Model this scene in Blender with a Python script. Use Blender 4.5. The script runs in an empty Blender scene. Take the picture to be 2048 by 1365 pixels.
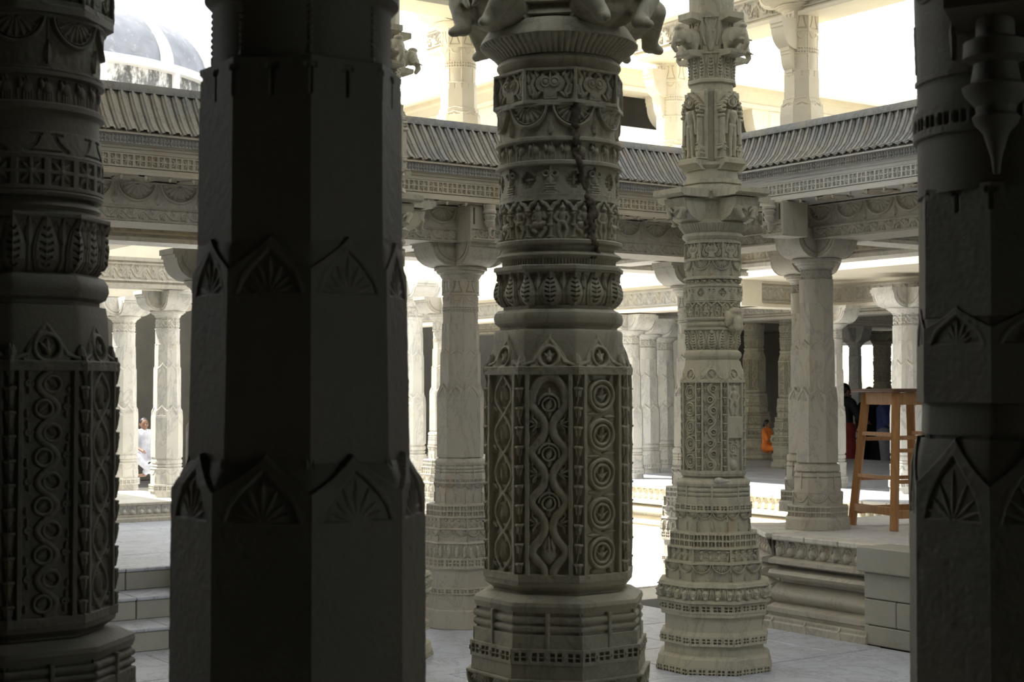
import bpy, bmesh, math, random
import numpy as np
from mathutils import Vector, Matrix, Euler

random.seed(7)
RNG = np.random.default_rng(7)
C = bpy.context.scene.collection
SC = bpy.context.scene
R = math.radians

# ------------------------------------------------------------------ camera
FP = 3100.0                    # focal length in px of a 2048 x 1365 frame
EYE = 1.6
TH = math.atan((778 - 682.5) / FP)
cam = bpy.data.cameras.new('camera')
cam.sensor_width = 36
cam.lens = FP / 2048 * 36
cam.clip_start = 0.05
cam.clip_end = 300
cam.dof.use_dof = True
cam.dof.focus_distance = 7.0
cam.dof.aperture_fstop = 10.0
camo = bpy.data.objects.new('camera', cam)
C.objects.link(camo)
camo.location = (0, 0, EYE)
camo.rotation_euler = (R(90) + TH, 0, 0)
SC.camera = camo

# ------------------------------------------------------------------ sky, sun, exposure
world = bpy.data.worlds.new('sky')
SC.world = world
world.use_nodes = True
wb = world.node_tree.nodes['Background']
wb.inputs[0].default_value = (0.95, 0.975, 1.0, 1)
wb.inputs[1].default_value = 2.6
sun = bpy.data.lights.new('sun', 'SUN')
sun.energy = 12.0
sun.angle = R(0.6)
sun.color = (1.0, 0.955, 0.87)
suno = bpy.data.objects.new('sun', sun)
C.objects.link(suno)
SUN_FROM = Vector((-0.62, 0.12, 1.0)).normalized()
suno.rotation_euler = SUN_FROM.to_track_quat('Z', 'Y').to_euler()
suno.location = (0, 12, 14)
SC.view_settings.view_transform = 'Standard'
SC.view_settings.look = 'None'
SC.view_settings.exposure = 0.0
SC.view_settings.gamma = 1.0
SC.view_settings.use_curve_mapping = False

# ------------------------------------------------------------------ measuring helpers
GA = R(35)                     # the temple's grid is turned 35 degrees
U1 = (math.cos(GA), math.sin(GA))
U2 = (math.sin(GA), -math.cos(GA))
def WX(x, d): return (x - 1024) / FP * d / (math.cos(TH))
def WZ(y, d):
    b = (682.5 - y) / FP
    return EYE + d * (math.sin(TH) + b * math.cos(TH)) / (math.cos(TH) - b * math.sin(TH))
def G(s1, s2, z=0.0):
    return Vector((U1[0]*s1 + U2[0]*s2, U1[1]*s1 + U2[1]*s2, z))

# ------------------------------------------------------------------ materials
def nt(name):
    m = bpy.data.materials.new(name)
    m.use_nodes = True
    t = m.node_tree
    return m, t, t.nodes['Principled BSDF']
def ramp(t, src, p0, p1, c0=(0,0,0,1), c1=(1,1,1,1)):
    r = t.nodes.new('ShaderNodeValToRGB')
    r.color_ramp.elements[0].position = p0
    r.color_ramp.elements[1].position = p1
    r.color_ramp.elements[0].color = c0
    r.color_ramp.elements[1].color = c1
    t.links.new(src, r.inputs[0])
    return r.outputs[0]
def mixc(t, fac, a, b, mode='MIX'):
    n = t.nodes.new('ShaderNodeMix')
    n.data_type = 'RGBA'
    n.blend_type = mode
    for i, v in ((0, fac), (6, a), (7, b)):
        if hasattr(v, 'is_output') or isinstance(v, bpy.types.NodeSocket): t.links.new(v, n.inputs[i])
        elif i == 0: n.inputs[0].default_value = v
        else: n.inputs[i].default_value = (*v, 1)
    return n.outputs[2]
def noise(t, vec, scale, detail=6, rough=0.6, dist=0.0):
    n = t.nodes.new('ShaderNodeTexNoise')
    n.inputs['Scale'].default_value = scale
    n.inputs['Detail'].default_value = detail
    n.inputs['Roughness'].default_value = rough
    n.inputs['Distortion'].default_value = dist
    t.links.new(vec, n.inputs['Vector'])
    return n.outputs[0]
def pos(t, sc=(1, 1, 1)):
    g = t.nodes.new('ShaderNodeNewGeometry')
    mp = t.nodes.new('ShaderNodeMapping')
    mp.inputs['Scale'].default_value = sc
    t.links.new(g.outputs['Position'], mp.inputs[0])
    return mp.outputs[0]
def bump(t, bs, h, strength, dist):
    b = t.nodes.new('ShaderNodeBump')
    b.inputs['Strength'].default_value = strength
    b.inputs['Distance'].default_value = dist
    t.links.new(h, b.inputs['Height'])
    t.links.new(b.outputs[0], bs.inputs['Normal'])
def stone(name, c1, c2, stain, stain_amt=0.5, rough=0.6, vein=None, scale=1.0, bumpd=0.003, streak=False):
    m, t, bs = nt(name)
    p = pos(t)
    f1 = ramp(t, noise(t, p, 2.3*scale, 5), 0.35, 0.65)
    col = mixc(t, f1, c1, c2)
    ps = pos(t, (1, 1, 0.25)) if streak else p
    f2 = ramp(t, noise(t, ps, 5.5*scale, 9, 0.7, 0.4), 0.56, 0.74)
    mm = t.nodes.new('ShaderNodeMath'); mm.operation = 'MULTIPLY'; mm.inputs[1].default_value = stain_amt
    t.links.new(f2, mm.inputs[0])
    col = mixc(t, mm.outputs[0], col, stain)
    if vein:
        f3 = ramp(t, noise(t, pos(t, (1.2, 1.2, 0.5)), 3.1*scale, 8, 0.72, 1.5), 0.49, 0.515)
        f4 = ramp(t, noise(t, pos(t, (1.2, 1.2, 0.5)), 3.1*scale, 8, 0.72, 1.5), 0.515, 0.55, (1,1,1,1), (0,0,0,1))
        mv = t.nodes.new('ShaderNodeMath'); mv.operation = 'MULTIPLY'
        t.links.new(f3, mv.inputs[0]); t.links.new(f4, mv.inputs[1])
        mw = t.nodes.new('ShaderNodeMath'); mw.operation = 'MULTIPLY'; mw.inputs[1].default_value = 0.5
        t.links.new(mv.outputs[0], mw.inputs[0])
        col = mixc(t, mw.outputs[0], col, vein)
    t.links.new(col, bs.inputs['Base Color'])
    bs.inputs['Roughness'].default_value = rough
    bs.inputs['Specular IOR Level'].default_value = 0.35
    bump(t, bs, noise(t, p, 90*scale, 5, 0.65), 0.5, bumpd)
    return m
M = {}
M['grey_marble'] = stone('carved_grey_marble', (.44,.405,.285), (.36,.345,.265), (.38,.25,.12), .55, .62, (.2,.19,.16))
M['tan_marble'] = stone('carved_tan_marble', (.47,.43,.335), (.42,.40,.34), (.40,.26,.12), .5, .6, (.24,.22,.2))
M['white_marble'] = stone('white_marble', (.66,.63,.55), (.57,.55,.49), (.48,.35,.19), .45, .5, (.27,.27,.29))
M['shaded_marble'] = stone('shade_darkened_marble', (.13,.122,.088), (.10,.096,.074), (.12,.09,.05), .5, .6)  # same marble darkened: the near hall's shade is put into the colour
M['cream'] = stone('cream_stone', (.74,.68,.53), (.66,.61,.50), (.58,.45,.26), .4, .65)
M['eave'] = stone('weathered_eave_stone', (.235,.25,.265), (.31,.30,.265), (.40,.28,.13), .55, .7, (.1,.1,.1), 1.3, .004, True)
M['eave_tan'] = stone('eave_trim_stone', (.50,.45,.34), (.42,.39,.32), (.42,.27,.11), .6, .65)
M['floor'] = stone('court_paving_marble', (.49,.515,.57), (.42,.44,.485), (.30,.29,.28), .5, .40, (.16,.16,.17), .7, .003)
M['lit_trim'] = stone('lit_lattice_marble', (.62,.61,.57), (.53,.53,.50), (.48,.38,.22), .45, .6)  # trim paled: the light on the right eave is put into the colour
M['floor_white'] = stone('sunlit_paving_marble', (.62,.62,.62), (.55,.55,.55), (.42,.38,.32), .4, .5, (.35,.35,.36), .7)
M['block'] = stone('grey_block_stone', (.40,.39,.32), (.33,.33,.29), (.25,.21,.15), .5, .6)
M['joint'] = stone('dark_joint_mortar', (.10,.095,.08), (.07,.07,.06), (.05,.04,.03), .5, .9)
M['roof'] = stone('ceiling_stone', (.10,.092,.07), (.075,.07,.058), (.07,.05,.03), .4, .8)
M['mortar'] = stone('dark_repair_mortar', (.10,.085,.062), (.15,.12,.085), (.05,.04,.03), .6, .9, None, 6, .006)
M['dome_grey'] = stone('weathered_dome_plaster', (.25,.26,.29), (.19,.20,.22), (.6,.6,.6), .5, .8, None, 1.2)
M['dome_white'] = stone('whitewashed_rib', (.85,.85,.84), (.8,.8,.8), (.6,.6,.58), .3, .7)
def drum_mat():
    m, t, bs = nt('mottled_drum_plaster')
    f = ramp(t, noise(t, pos(t, (1,1,.45)), 2.6, 10, .78), .46, .56)
    f2 = ramp(t, noise(t, pos(t), .8, 4), .4, .6)
    t.links.new(mixc(t, f, mixc(t, f2, (.055,.055,.05), (.13,.13,.125)), (.62,.61,.58)), bs.inputs['Base Color'])
    bs.inputs['Roughness'].default_value = .85
    return m
M['drum'] = drum_mat()
def wood():
    m, t, bs = nt('varnished_wood')
    f = ramp(t, noise(t, pos(t, (9,9,1.2)), 4, 7, .6, .8), .3, .7)
    t.links.new(mixc(t, f, (.30,.135,.045), (.46,.24,.09)), bs.inputs['Base Color'])
    bs.inputs['Roughness'].default_value = .42
    return m
M['wood'] = wood()
def flat(name, c, rough=.7, metal=0):
    m, t, bs = nt(name)
    f = noise(t, pos(t), 14, 4)
    t.links.new(mixc(t, ramp(t, f, .3, .7), tuple(v*.8 for v in c), tuple(min(1, v*1.15) for v in c)), bs.inputs['Base Color'])
    bs.inputs['Roughness'].default_value = rough
    bs.inputs['Metallic'].default_value = metal
    return m
M['wood_dark'] = flat('dark_wood_top', (.12,.055,.025), .45)
M['skin'] = flat('skin', (.22,.115,.07), .55)
M['hair'] = flat('black_hair', (.012,.010,.009), .5)
M['black'] = flat('black_cloth', (.012,.012,.015), .85)
M['navy'] = flat('blue_cloth', (.05,.07,.20), .85)
M['red'] = flat('dark_red_cloth', (.22,.025,.02), .85)
M['orange'] = flat('orange_cloth', (.75,.20,.03), .85)
M['white'] = flat('white_cloth', (.55,.56,.60), .85)
M['grey'] = flat('grey_cloth', (.25,.25,.28), .85)
M['brass'] = flat('brass_strip', (.65,.47,.13), .35, .8)
M['iron'] = flat('dark_iron', (.03,.03,.03), .5, .6)

# ------------------------------------------------------------------ object helpers
def link(name, me, parent=None, mat=None, loc=(0,0,0), rz=0.0):
    o = bpy.data.objects.new(name, me)
    C.objects.link(o)
    if mat is not None and me is not None and not me.materials: me.materials.append(M[mat])
    o.parent = parent
    o.location = loc
    o.rotation_euler = (0, 0, rz)
    return o
def empty(name, loc, rz=0.0):
    o = bpy.data.objects.new(name, None)
    C.objects.link(o)
    o.empty_display_size = .1
    o.location = loc
    o.rotation_euler = (0, 0, rz)
    return o
def tag(o, label, cat=None, group=None, kind=None):
    o['label'] = label
    if cat: o['category'] = cat
    if group: o['group'] = group
    o['kind'] = kind or 'thing'
    return o
KIDS = {}
def copy_tree(o, parent=None):
    c = o.copy()
    C.objects.link(c)
    c.parent = parent
    for ch in o.children: copy_tree(ch, c)
    return c
def finish(me, ang=32):
    me.validate()
    me.polygons.foreach_set('use_smooth', [True]*len(me.polygons))
    me.set_sharp_from_angle(angle=R(ang))
    me.update()
    return me
def mesh(name, v, f, ang=32):
    me = bpy.data.meshes.new(name)
    me.from_pydata([tuple(p) for p in v], [], f)
    return finish(me, ang)
def box_v(x0, x1, y0, y1, z0, z1, ch=0.0):
    """chamfered box -> verts, faces"""
    bm = bmesh.new()
    bmesh.ops.create_cube(bm, size=1)
    for p in bm.verts:
        p.co = Vector(((x0+x1)/2 + p.co.x*(x1-x0), (y0+y1)/2 + p.co.y*(y1-y0), (z0+z1)/2 + p.co.z*(z1-z0)))
    if ch > 0: bmesh.ops.bevel(bm, geom=bm.edges[:], offset=ch, segments=1, affect='EDGES')
    bm.verts.index_update()
    v = [p.co.copy() for p in bm.verts]
    f = [[q.index for q in fc.verts] for fc in bm.faces]
    bm.free()
    return v, f
def box(name, x0, x1, y0, y1, z0, z1, ch=0.006):
    v, f = box_v(x0, x1, y0, y1, z0, z1, ch)
    return mesh(name, v, f, 20)
def joinvf(parts):
    V, Fc = [], []
    for v, f in parts:
        n = len(V)
        V += list(v)
        Fc += [[i+n for i in q] for q in f]
    return V, Fc
def beam_vf(a, b, w, h, tw=None, th=None):
    """tapered rectangular bar from a to b"""
    a, b = Vector(a), Vector(b)
    d = (b-a).normalized()
    s = d.cross(Vector((0,0,1)))
    if s.length < 1e-3: s = Vector((1,0,0))
    s.normalize()
    u = s.cross(d).normalized()
    tw = tw or w; th = th or h
    v = [a+s*w/2*i+u*h/2*j for i, j in ((-1,-1),(1,-1),(1,1),(-1,1))] + [b+s*tw/2*i+u*th/2*j for i, j in ((-1,-1),(1,-1),(1,1),(-1,1))]
    return v, [[3,2,1,0],[4,5,6,7],[0,1,5,4],[1,2,6,5],[2,3,7,6],[3,0,4,7]]
def lathe_vf(prof, kind, rot=0.0):
    """prof: (z, r) bottom or top first; kind round / oct / hex16 (r is the apothem for oct and hex16)"""
    ring = []
    if kind == 'round':
        n = 56
        ring = [(math.sin(2*math.pi*i/n), -math.cos(2*math.pi*i/n)) for i in range(n)]
    else:
        n = 8 if kind == 'oct' else 16
        h = math.pi/n
        for k in range(n):
            c = k*2*h
            for e in (-h*.93, h*.93):
                rr = 1/math.cos(h*.93)*.998
                ring.append((rr*math.sin(c+e), -rr*math.cos(c+e)))
        n = len(ring)
    if prof[0][0] > prof[-1][0]: prof = prof[::-1]
    V, Fc = [], []
    for z, r in prof:
        V += [Vector((x*r, y*r, z)) for x, y in ring]
    for j in range(len(prof)-1):
        for i in range(n):
            a, b = j*n+i, j*n+(i+1) % n
            Fc.append([a, b, b+n, a+n])
    Fc.append(list(range(n))[::-1])
    Fc.append([(len(prof)-1)*n+i for i in range(n)])
    return V, Fc
def sweep_vf(prof, x0, x1, closed=True):
    """prof: (out, z) -> extruded along x; out goes to -y"""
    n = len(prof)
    V = [Vector((x0, -o, z)) for o, z in prof] + [Vector((x1, -o, z)) for o, z in prof]
    Fc = [[i, (i+1) % n, (i+1) % n+n, i+n] for i in range(n if closed else n-1)]
    if closed: Fc += [list(range(n))[::-1], list(range(n, 2*n))]
    return V, Fc
def prism_vf(poly, z0, z1):
    n = len(poly)
    V = [Vector((p[0], p[1], z0)) for p in poly] + [Vector((p[0], p[1], z1)) for p in poly]
    return V, [list(range(n))[::-1], list(range(n, 2*n))] + [[i, (i+1) % n, (i+1) % n+n, i+n] for i in range(n)]
def fixn(me):
    bm = bmesh.new(); bm.from_mesh(me)
    bmesh.ops.recalc_face_normals(bm, faces=bm.faces[:])
    bm.to_mesh(me); bm.free()
    return finish(me)
def blob(name, parts, voxel, smooth=2):
    """one continuous surface grown from capsules (p0, p1, r0, r1) and ellipsoids (c, (rx, ry, rz))"""
    bm = bmesh.new()
    for p in parts:
        b2 = bmesh.new()
        if len(p) == 4:
            vs = []
            for c, r in ((p[0], p[2]), (p[1], p[3])):
                q = bmesh.ops.create_icosphere(b2, subdivisions=2, radius=r, matrix=Matrix.Translation(c))
            r = bmesh.ops.convex_hull(b2, input=b2.verts[:])
            bmesh.ops.delete(b2, geom=[g for g in set(r['geom_interior'] + r['geom_unused']) if isinstance(g, bmesh.types.BMVert)], context='VERTS')
        else:
            bmesh.ops.create_icosphere(b2, subdivisions=3, radius=1, matrix=Matrix.Translation(p[0]) @ Matrix.Diagonal((*p[1], 1)))
        tmp = bpy.data.meshes.new('t'); b2.to_mesh(tmp); b2.free()
        bm.from_mesh(tmp); bpy.data.meshes.remove(tmp)
    me = bpy.data.meshes.new(name); bm.to_mesh(me); bm.free()
    o = bpy.data.objects.new('t', me); C.objects.link(o)
    md = o.modifiers.new('r', 'REMESH'); md.mode = 'VOXEL'; md.voxel_size = voxel
    if smooth:
        ms = o.modifiers.new('s', 'SMOOTH'); ms.factor = .5; ms.iterations = smooth
    dg = bpy.context.evaluated_depsgraph_get()
    out = bpy.data.meshes.new_from_object(o.evaluated_get(dg))
    out.name = name
    bpy.data.objects.remove(o); bpy.data.meshes.remove(me)
    out.polygons.foreach_set('use_smooth', [True]*len(out.polygons))
    return out

# ------------------------------------------------------------------ carving canvas: heights of a relief over a flat or curved panel
class Cv:
    def __init__(s, W, H, res, fill=0.0):
        s.W, s.H = W, H
        s.u = np.linspace(-W/2, W/2, max(4, int(W/res)+1))
        s.v = np.linspace(0, H, max(4, int(H/res)+1))
        s.h = np.full((len(s.v), len(s.u)), float(fill))
        s.soft = res*.9
    def b(s, x0, x1, y0, y1):
        i0, i1 = np.searchsorted(s.u, x0), np.searchsorted(s.u, x1)
        j0, j1 = np.searchsorted(s.v, y0), np.searchsorted(s.v, y1)
        if i1 <= i0 or j1 <= j0: return None
        sl = (slice(j0, j1), slice(i0, i1))
        return sl, s.u[None, i0:i1], s.v[j0:j1, None]
    def up(s, sl, h): s.h[sl] = np.maximum(s.h[sl], h)
    def cap(s, x0, y0, x1, y1, r0, r1=None, k=1.0, z=0.0):
        r1 = r0 if r1 is None else r1
        r = max(r0, r1)
        q = s.b(min(x0, x1)-r, max(x0, x1)+r, min(y0, y1)-r, max(y0, y1)+r)
        if q is None: return
        sl, U, V = q
        dx, dy = x1-x0, y1-y0
        L = dx*dx+dy*dy+1e-9
        t = np.clip(((U-x0)*dx+(V-y0)*dy)/L, 0, 1)
        d2 = (U-x0-t*dx)**2+(V-y0-t*dy)**2
        rr = r0+(r1-r0)*t
        s.up(sl, np.where(d2 < rr*rr, z+k*np.sqrt(np.maximum(rr*rr-d2, 0)), -9))
    def ell(s, x, y, rx, ry, hg, z=0.0):
        q = s.b(x-rx, x+rx, y-ry, y+ry)
        if q is None: return
        sl, U, V = q
        d = ((U-x)/rx)**2+((V-y)/ry)**2
        s.up(sl, np.where(d < 1, z+hg*np.sqrt(np.maximum(1-d, 0)), -9))
    def disc(s, x, y, r, hg, cut=False):
        q = s.b(x-r-s.soft, x+r+s.soft, y-r-s.soft, y+r+s.soft)
        if q is None: return
        sl, U, V = q
        f = np.clip((r-np.hypot(U-x, V-y))/s.soft+.5, 0, 1)
        if cut: s.h[sl] = s.h[sl]*(1-f)+hg*f
        else: s.up(sl, np.where(f > 0, hg*f, -9))
    def ring(s, x, y, r, w, hg, a0=-9, a1=9, z=0.0):
        q = s.b(x-r-w, x+r+w, y-r-w, y+r+w)
        if q is None: return
        sl, U, V = q
        d = (np.hypot(U-x, V-y)-r)/w
        ok = np.abs(d) < 1
        if a0 > -9:
            a = np.arctan2(V-y, U-x)
            ok &= (a >= a0) & (a <= a1)
        s.up(sl, np.where(ok, z+hg*np.sqrt(np.maximum(1-d*d, 0)), -9))
    def rect(s, x0, x1, y0, y1, hg, cut=False):
        e = s.soft
        q = s.b(x0-e, x1+e, y0-e, y1+e)
        if q is None: return
        sl, U, V = q
        f = np.clip(np.minimum(np.minimum(U-x0, x1-U), np.minimum(V-y0, y1-V))/e+.5, 0, 1)
        if cut: s.h[sl] = s.h[sl]*(1-f)+hg*f
        else: s.up(sl, np.where(f > 0, hg*f, -9))
    def diam(s, x, y, rx, ry, hg, cut=False):
        q = s.b(x-rx, x+rx, y-ry, y+ry)
        if q is None: return
        sl, U, V = q
        f = np.clip((1-np.abs(U-x)/rx-np.abs(V-y)/ry)*min(rx, ry)/s.soft, 0, 1)
        if cut: s.h[sl] = s.h[sl]*(1-f)+hg*f
        else: s.up(sl, np.where(f > 0, hg*f, -9))
    def petal(s, x, y, a, L, w, hg, z=0.0, sharp=.75):
        q = s.b(x-L, x+L, y-L, y+L)
        if q is None: return
        sl, U, V = q
        c, n = math.cos(a), math.sin(a)
        t = ((U-x)*c+(V-y)*n)/L
        p = np.abs(-(U-x)*n+(V-y)*c)
        tt = np.clip(t, 0, 1)
        ww = w*np.sin(np.pi*tt**sharp)**.9+1e-6
        ok = (t > 0) & (t < 1) & (p < ww)
        s.up(sl, np.where(ok, z+hg*(1-.6*p/ww), -9))
    def poly(s, pts, r, k=1.0, z=0.0, r1=None):
        n = len(pts)-1
        for i in range(n):
            ra = r if r1 is None else r+(r1-r)*i/n
            rb = r if r1 is None else r+(r1-r)*(i+1)/n
            s.cap(*pts[i], *pts[i+1], ra, rb, k, z)
    def spiral(s, x, y, r, w, turns=1.4, a0=0.0, sg=1, k=1.0, z=0.0):
        n = int(12*turns)+2
        pts = [(x+r*(1-.85*i/n)*math.cos(a0+sg*2*math.pi*turns*i/n), y+r*(1-.85*i/n)*math.sin(a0+sg*2*math.pi*turns*i/n)) for i in range(n+1)]
        s.poly(pts, w, k, z, w*.7)
    def wear(s, amp, cell=9.0):
        for c, a in ((cell, amp), (cell*3.1, amp*1.3)):
            nx, ny = int(s.W/c)+3, int(s.H/c)+3
            g = RNG.normal(size=(ny, nx))
            xi = (s.u+s.W/2)/c; yi = s.v/c
            x0 = xi.astype(int); y0 = yi.astype(int)
            fx = (xi-x0)[None, :]; fy = (yi-y0)[:, None]
            fx = fx*fx*(3-2*fx); fy = fy*fy*(3-2*fy)
            a_ = g[y0][:, x0]; b_ = g[y0][:, x0+1]; c_ = g[y0+1][:, x0]; d_ = g[y0+1][:, x0+1]
            s.h += a*((a_*(1-fx)+b_*fx)*(1-fy)+(c_*(1-fx)+d_*fx)*fy)

# ---- motifs; D is the full depth of the carving in the canvas' units
def m_plain(c, D): c.h[:] = D
def m_lotus(c, D, n=2, cyf=.98, rf=.49, off=0.0, petals=9):
    """half lotus flowers in hanging rings"""
    W, H = c.W, c.H
    c.h[:] = D*.12
    c.rect(-W, W, H*.93, H+9, D)
    c.rect(-W, W, -9, H*.05, D*.8)
    r = min(W/n*rf, H*.86)
    for i in range(-1, n+1):
        x = (i+.5-n/2+off)*W/n
        y = H*cyf
        for k in range(-petals//2, petals//2+1):
            a = -math.pi/2+k*math.pi/petals
            c.petal(x+math.cos(a)*r*.2, y+math.sin(a)*r*.2, a, r*.66, r*.135, D*.62)
        c.ring(x, y, r*.2, r*.09, D*.6)
        c.ring(x, y, r*.93, r*.075, D)
        c.ring(x, y, r*.80, r*.03, D*.6)
        xb = x+W/n/2
        c.petal(xb, H*.12, math.pi/2, H*.42, W/n*.07, D*.7)
        c.cap(xb, H*.5, xb, H*.9, W/n*.025, None, 1)
def m_kirti(c, D):
    W, H = c.W, c.H
    c.h[:] = 0
    c.rect(-W, W, -9, H*.10, D); c.rect(-W, W, H*.93, H+9, D)
    for sx in (-1, 1):
        c.rect(sx*W/2-W*.045, sx*W/2+W*.045, 0, H, D)
        c.disc(sx*W*.125, H*.56, W*.16, D*.55)
        c.ell(sx*W*.085, H*.60, W*.06, W*.06, D*.5, D*.5)
        c.ring(sx*W*.085, H*.60, W*.08, W*.022, D*.35, z=D*.5)
        c.poly([(sx*W*.10, H*.70), (sx*W*.15, H*.82), (sx*W*.10, H*.90), (sx*W*.04, H*.93)], W*.035, .6, D*.35)
        c.poly([(sx*W*.30, H*.30), (sx*W*.36, H*.52), (sx*W*.30, H*.72), (sx*W*.38, H*.90)], W*.04, .7, D*.3)
        c.poly([(sx*W*.20, H*.32), (sx*W*.28, H*.20), (sx*W*.38, H*.28), (sx*W*.41, H*.5)], W*.03, .7, D*.3)
        c.petal(sx*W*.42, H*.55, R(90), H*.4, W*.035, D*.8)
        c.petal(sx*W*.24, H*.74, R(90-sx*25), H*.22, W*.05, D*.8)
        c.petal(sx*W*.33, H*.14, R(90+sx*20), H*.25, W*.04, D*.7)
    c.disc(0, H*.36, W*.12, D*.6)
    c.rect(-W*.13, W*.13, H*.12, H*.36, D*.55)
    c.petal(0, H*.5, R(90), H*.42, W*.035, D)
def m_heads(c, D, n=3):
    W, H = c.W, c.H
    c.h[:] = 0
    c.rect(-W, W, H*.88, H+9, D*.7)
    for i in range(n):
        x = (i+.5-n/2)*W/n; w = W/n
        c.ell(x, H*.42, w*.27, H*.32, D*.75); c.ell(x, H*.16, w*.18, H*.16, D)
        for sx in (-1, 1):
            c.ell(x+sx*w*.11, H*.52, w*.08, w*.08, D*.4, D*.5)
            c.poly([(x+sx*w*.15, H*.62), (x+sx*w*.3, H*.84), (x+sx*w*.14, H*.9)], w*.05, .8, D*.2)
            c.poly([(x+sx*w*.3, H*.2), (x+sx*w*.42, H*.45), (x+sx*w*.44, H*.8)], w*.06, .8, D*.2)
def m_tick(c, D, n=None, rows=2):
    W, H = c.W, c.H
    c.h[:] = D
    n = n or max(3, int(W/(H*1.1)))
    for i in range(n):
        x = (i+.5-n/2)*W/n; w = W/n
        for sx in (-1, 1):
            for k in range(rows):
                y = H*(.2+.6*(k+.5)/rows)
                c.rect(x+sx*w*.2-w*.13, x+sx*w*.2+w*.13, y-H*.6/rows*.34, y+H*.6/rows*.34, 0, True)
        c.diam(x+w/2, H*.5, w*.07, H*.2, D*1.25)
def m_squares(c, D, n=5):
    """pierced four-hole squares with a small flower"""
    W, H = c.W, c.H
    c.h[:] = D
    for i in range(n):
        x = (i+.5-n/2)*W/n; w = min(W/n, H)
        for sx in (-1, 1):
            for sy in (-1, 1):
                c.rect(x+sx*w*.22-w*.16, x+sx*w*.22+w*.16, H*.5+sy*H*.22-H*.16, H*.5+sy*H*.22+H*.16, 0, True)
        for k in range(4): c.petal(x, H*.5, R(45+90*k), w*.42, w*.10, D*.9)
        c.ell(x, H*.5, w*.1, w*.1, D*.5, D*.7)
def m_curls(c, D, n=4):
    W, H = c.W, c.H
    c.h[:] = 0
    c.rect(-W, W, -9, H*.1, D); c.rect(-W, W, H*.9, H+9, D)
    for sx in (-1, 1): c.rect(sx*W/2-W*.03, sx*W/2+W*.03, 0, H, D)
    for i in range(n):
        x = (i+.5-n/2)*W*.92/n; w = W*.92/n
        c.spiral(x-w*.05, H*.45, w*.30, w*.10, 1.1, R(200), -1, .9)
        c.petal(x+w*.1, H*.7, R(20), w*.5, H*.12, D*.8)
        c.ell(x+w*.32, H*.32, w*.17, H*.2, D*.8)
def m_leafband(c, D, n=2):
    """pointed leaves with cut veins, one in the middle, one over each edge"""
    W, H = c.W, c.H
    c.h[:] = 0
    c.rect(-W, W, H*.93, H+9, D*.9)
    for i in range(-1, n+1):
        x = (i+.5-n/2+.5)*W/n; w = W/n
        c.petal(x, -H*.10, R(90), H*1.12, w*.40, D*.95, 0, .72)
        c.petal(x, -H*.02, R(90), H*.98, w*.31, D*.3, D*.55, .72)
        for k in range(6):
            y = H*(.10+.12*k); ww = w*.17*math.sin(math.pi*min(1, (.18+.13*k))**.9)
            for sx in (-1, 1):
                q = c.b(x-w*.3, x+w*.3, y-H*.02, y+H*.11)
                for t in (.25, .55, .85):
                    c.disc(x+sx*ww*t*1.25, y+H*.055*t, H*.021, D*.15, True)
        xe = x+w/2
        c.petal(xe, H*.45, R(90), H*.5, w*.12, D*.7)
        c.cap(xe, 0, xe, H*.5, w*.06, w*.05, .8)
        for sx in (-1, 1): c.poly([(xe, H*.66), (xe+sx*w*.16, H*.86), (xe+sx*w*.26, H*.8)], w*.035, .8)
def m_flutes(c, D, n=9):
    W = c.W
    c.h[:] = D*(np.abs(np.sin(np.pi*(c.u/W+.5)*n))**.6)[None, :]
    c.rect(-W, W, c.H*.95, c.H+9, D)
def m_elephants(c, D, n=3):
    W, H = c.W, c.H
    c.h[:] = 0
    for i in range(n):
        x = (i+.5-n/2)*W/n; w = W/n
        c.ell(x+w*.05, H*.56, w*.27, H*.24, D*.8)
        c.ell(x-w*.26, H*.66, w*.14, H*.20, D)
        c.poly([(x-w*.34, H*.6), (x-w*.42, H*.35), (x-w*.38, H*.12)], w*.06, .9)
        for lx in (-.12, .04, .16, .28): c.cap(x+w*lx, H*.42, x+w*lx, H*.04, w*.065, w*.055)
        c.ring(x-w*.2, H*.78, w*.13, w*.04, D*.8)
        c.cap(x+w*.1, H*.75, x+w*.02, H*.95, w*.07, w*.05)
def figure(c, x, y, h, D, s=1, seat=False):
    r = h*.075
    if seat:
        c.cap(x-h*.16, y+h*.40, x+h*.14, y+h*.42, h*.11, h*.11)
        c.poly([(x-s*h*.12, y+h*.38), (x-s*h*.22, y+h*.25), (x-s*h*.06, y+h*.06)], r*1.1)
        c.poly([(x+s*h*.10, y+h*.40), (x+s*h*.30, y+h*.32), (x+s*h*.12, y+h*.20)], r*1.1)
    else:
        c.poly([(x-h*.06, y+h*.46), (x-h*.08-s*h*.05, y+h*.24), (x-h*.06, y+h*.03)], r*1.15, r1=r*.75)
        c.poly([(x+h*.06, y+h*.46), (x+h*.09+s*h*.08, y+h*.26), (x+h*.09, y+h*.03)], r*1.15, r1=r*.75)
        c.ell(x, y+h*.47, h*.13, h*.09, D*.7)
    c.cap(x, y+h*.50, x+s*h*.02, y+h*.70, h*.10, h*.12)
    c.poly([(x-h*.13, y+h*.73), (x-h*.22, y+h*.58), (x-s*h*.10, y+h*.48)], r*.8)
    c.poly([(x+h*.13, y+h*.73), (x+h*.22, y+h*.60), (x+s*h*.16, y+h*(.46 if s > 0 else .78))], r*.8)
    c.ell(x+s*h*.02, y+h*.87, h*.085, h*.10, D*.85)
    c.petal(x+s*h*.02, y+h*.90, R(90), h*.16, h*.05, D*.6)
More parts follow.
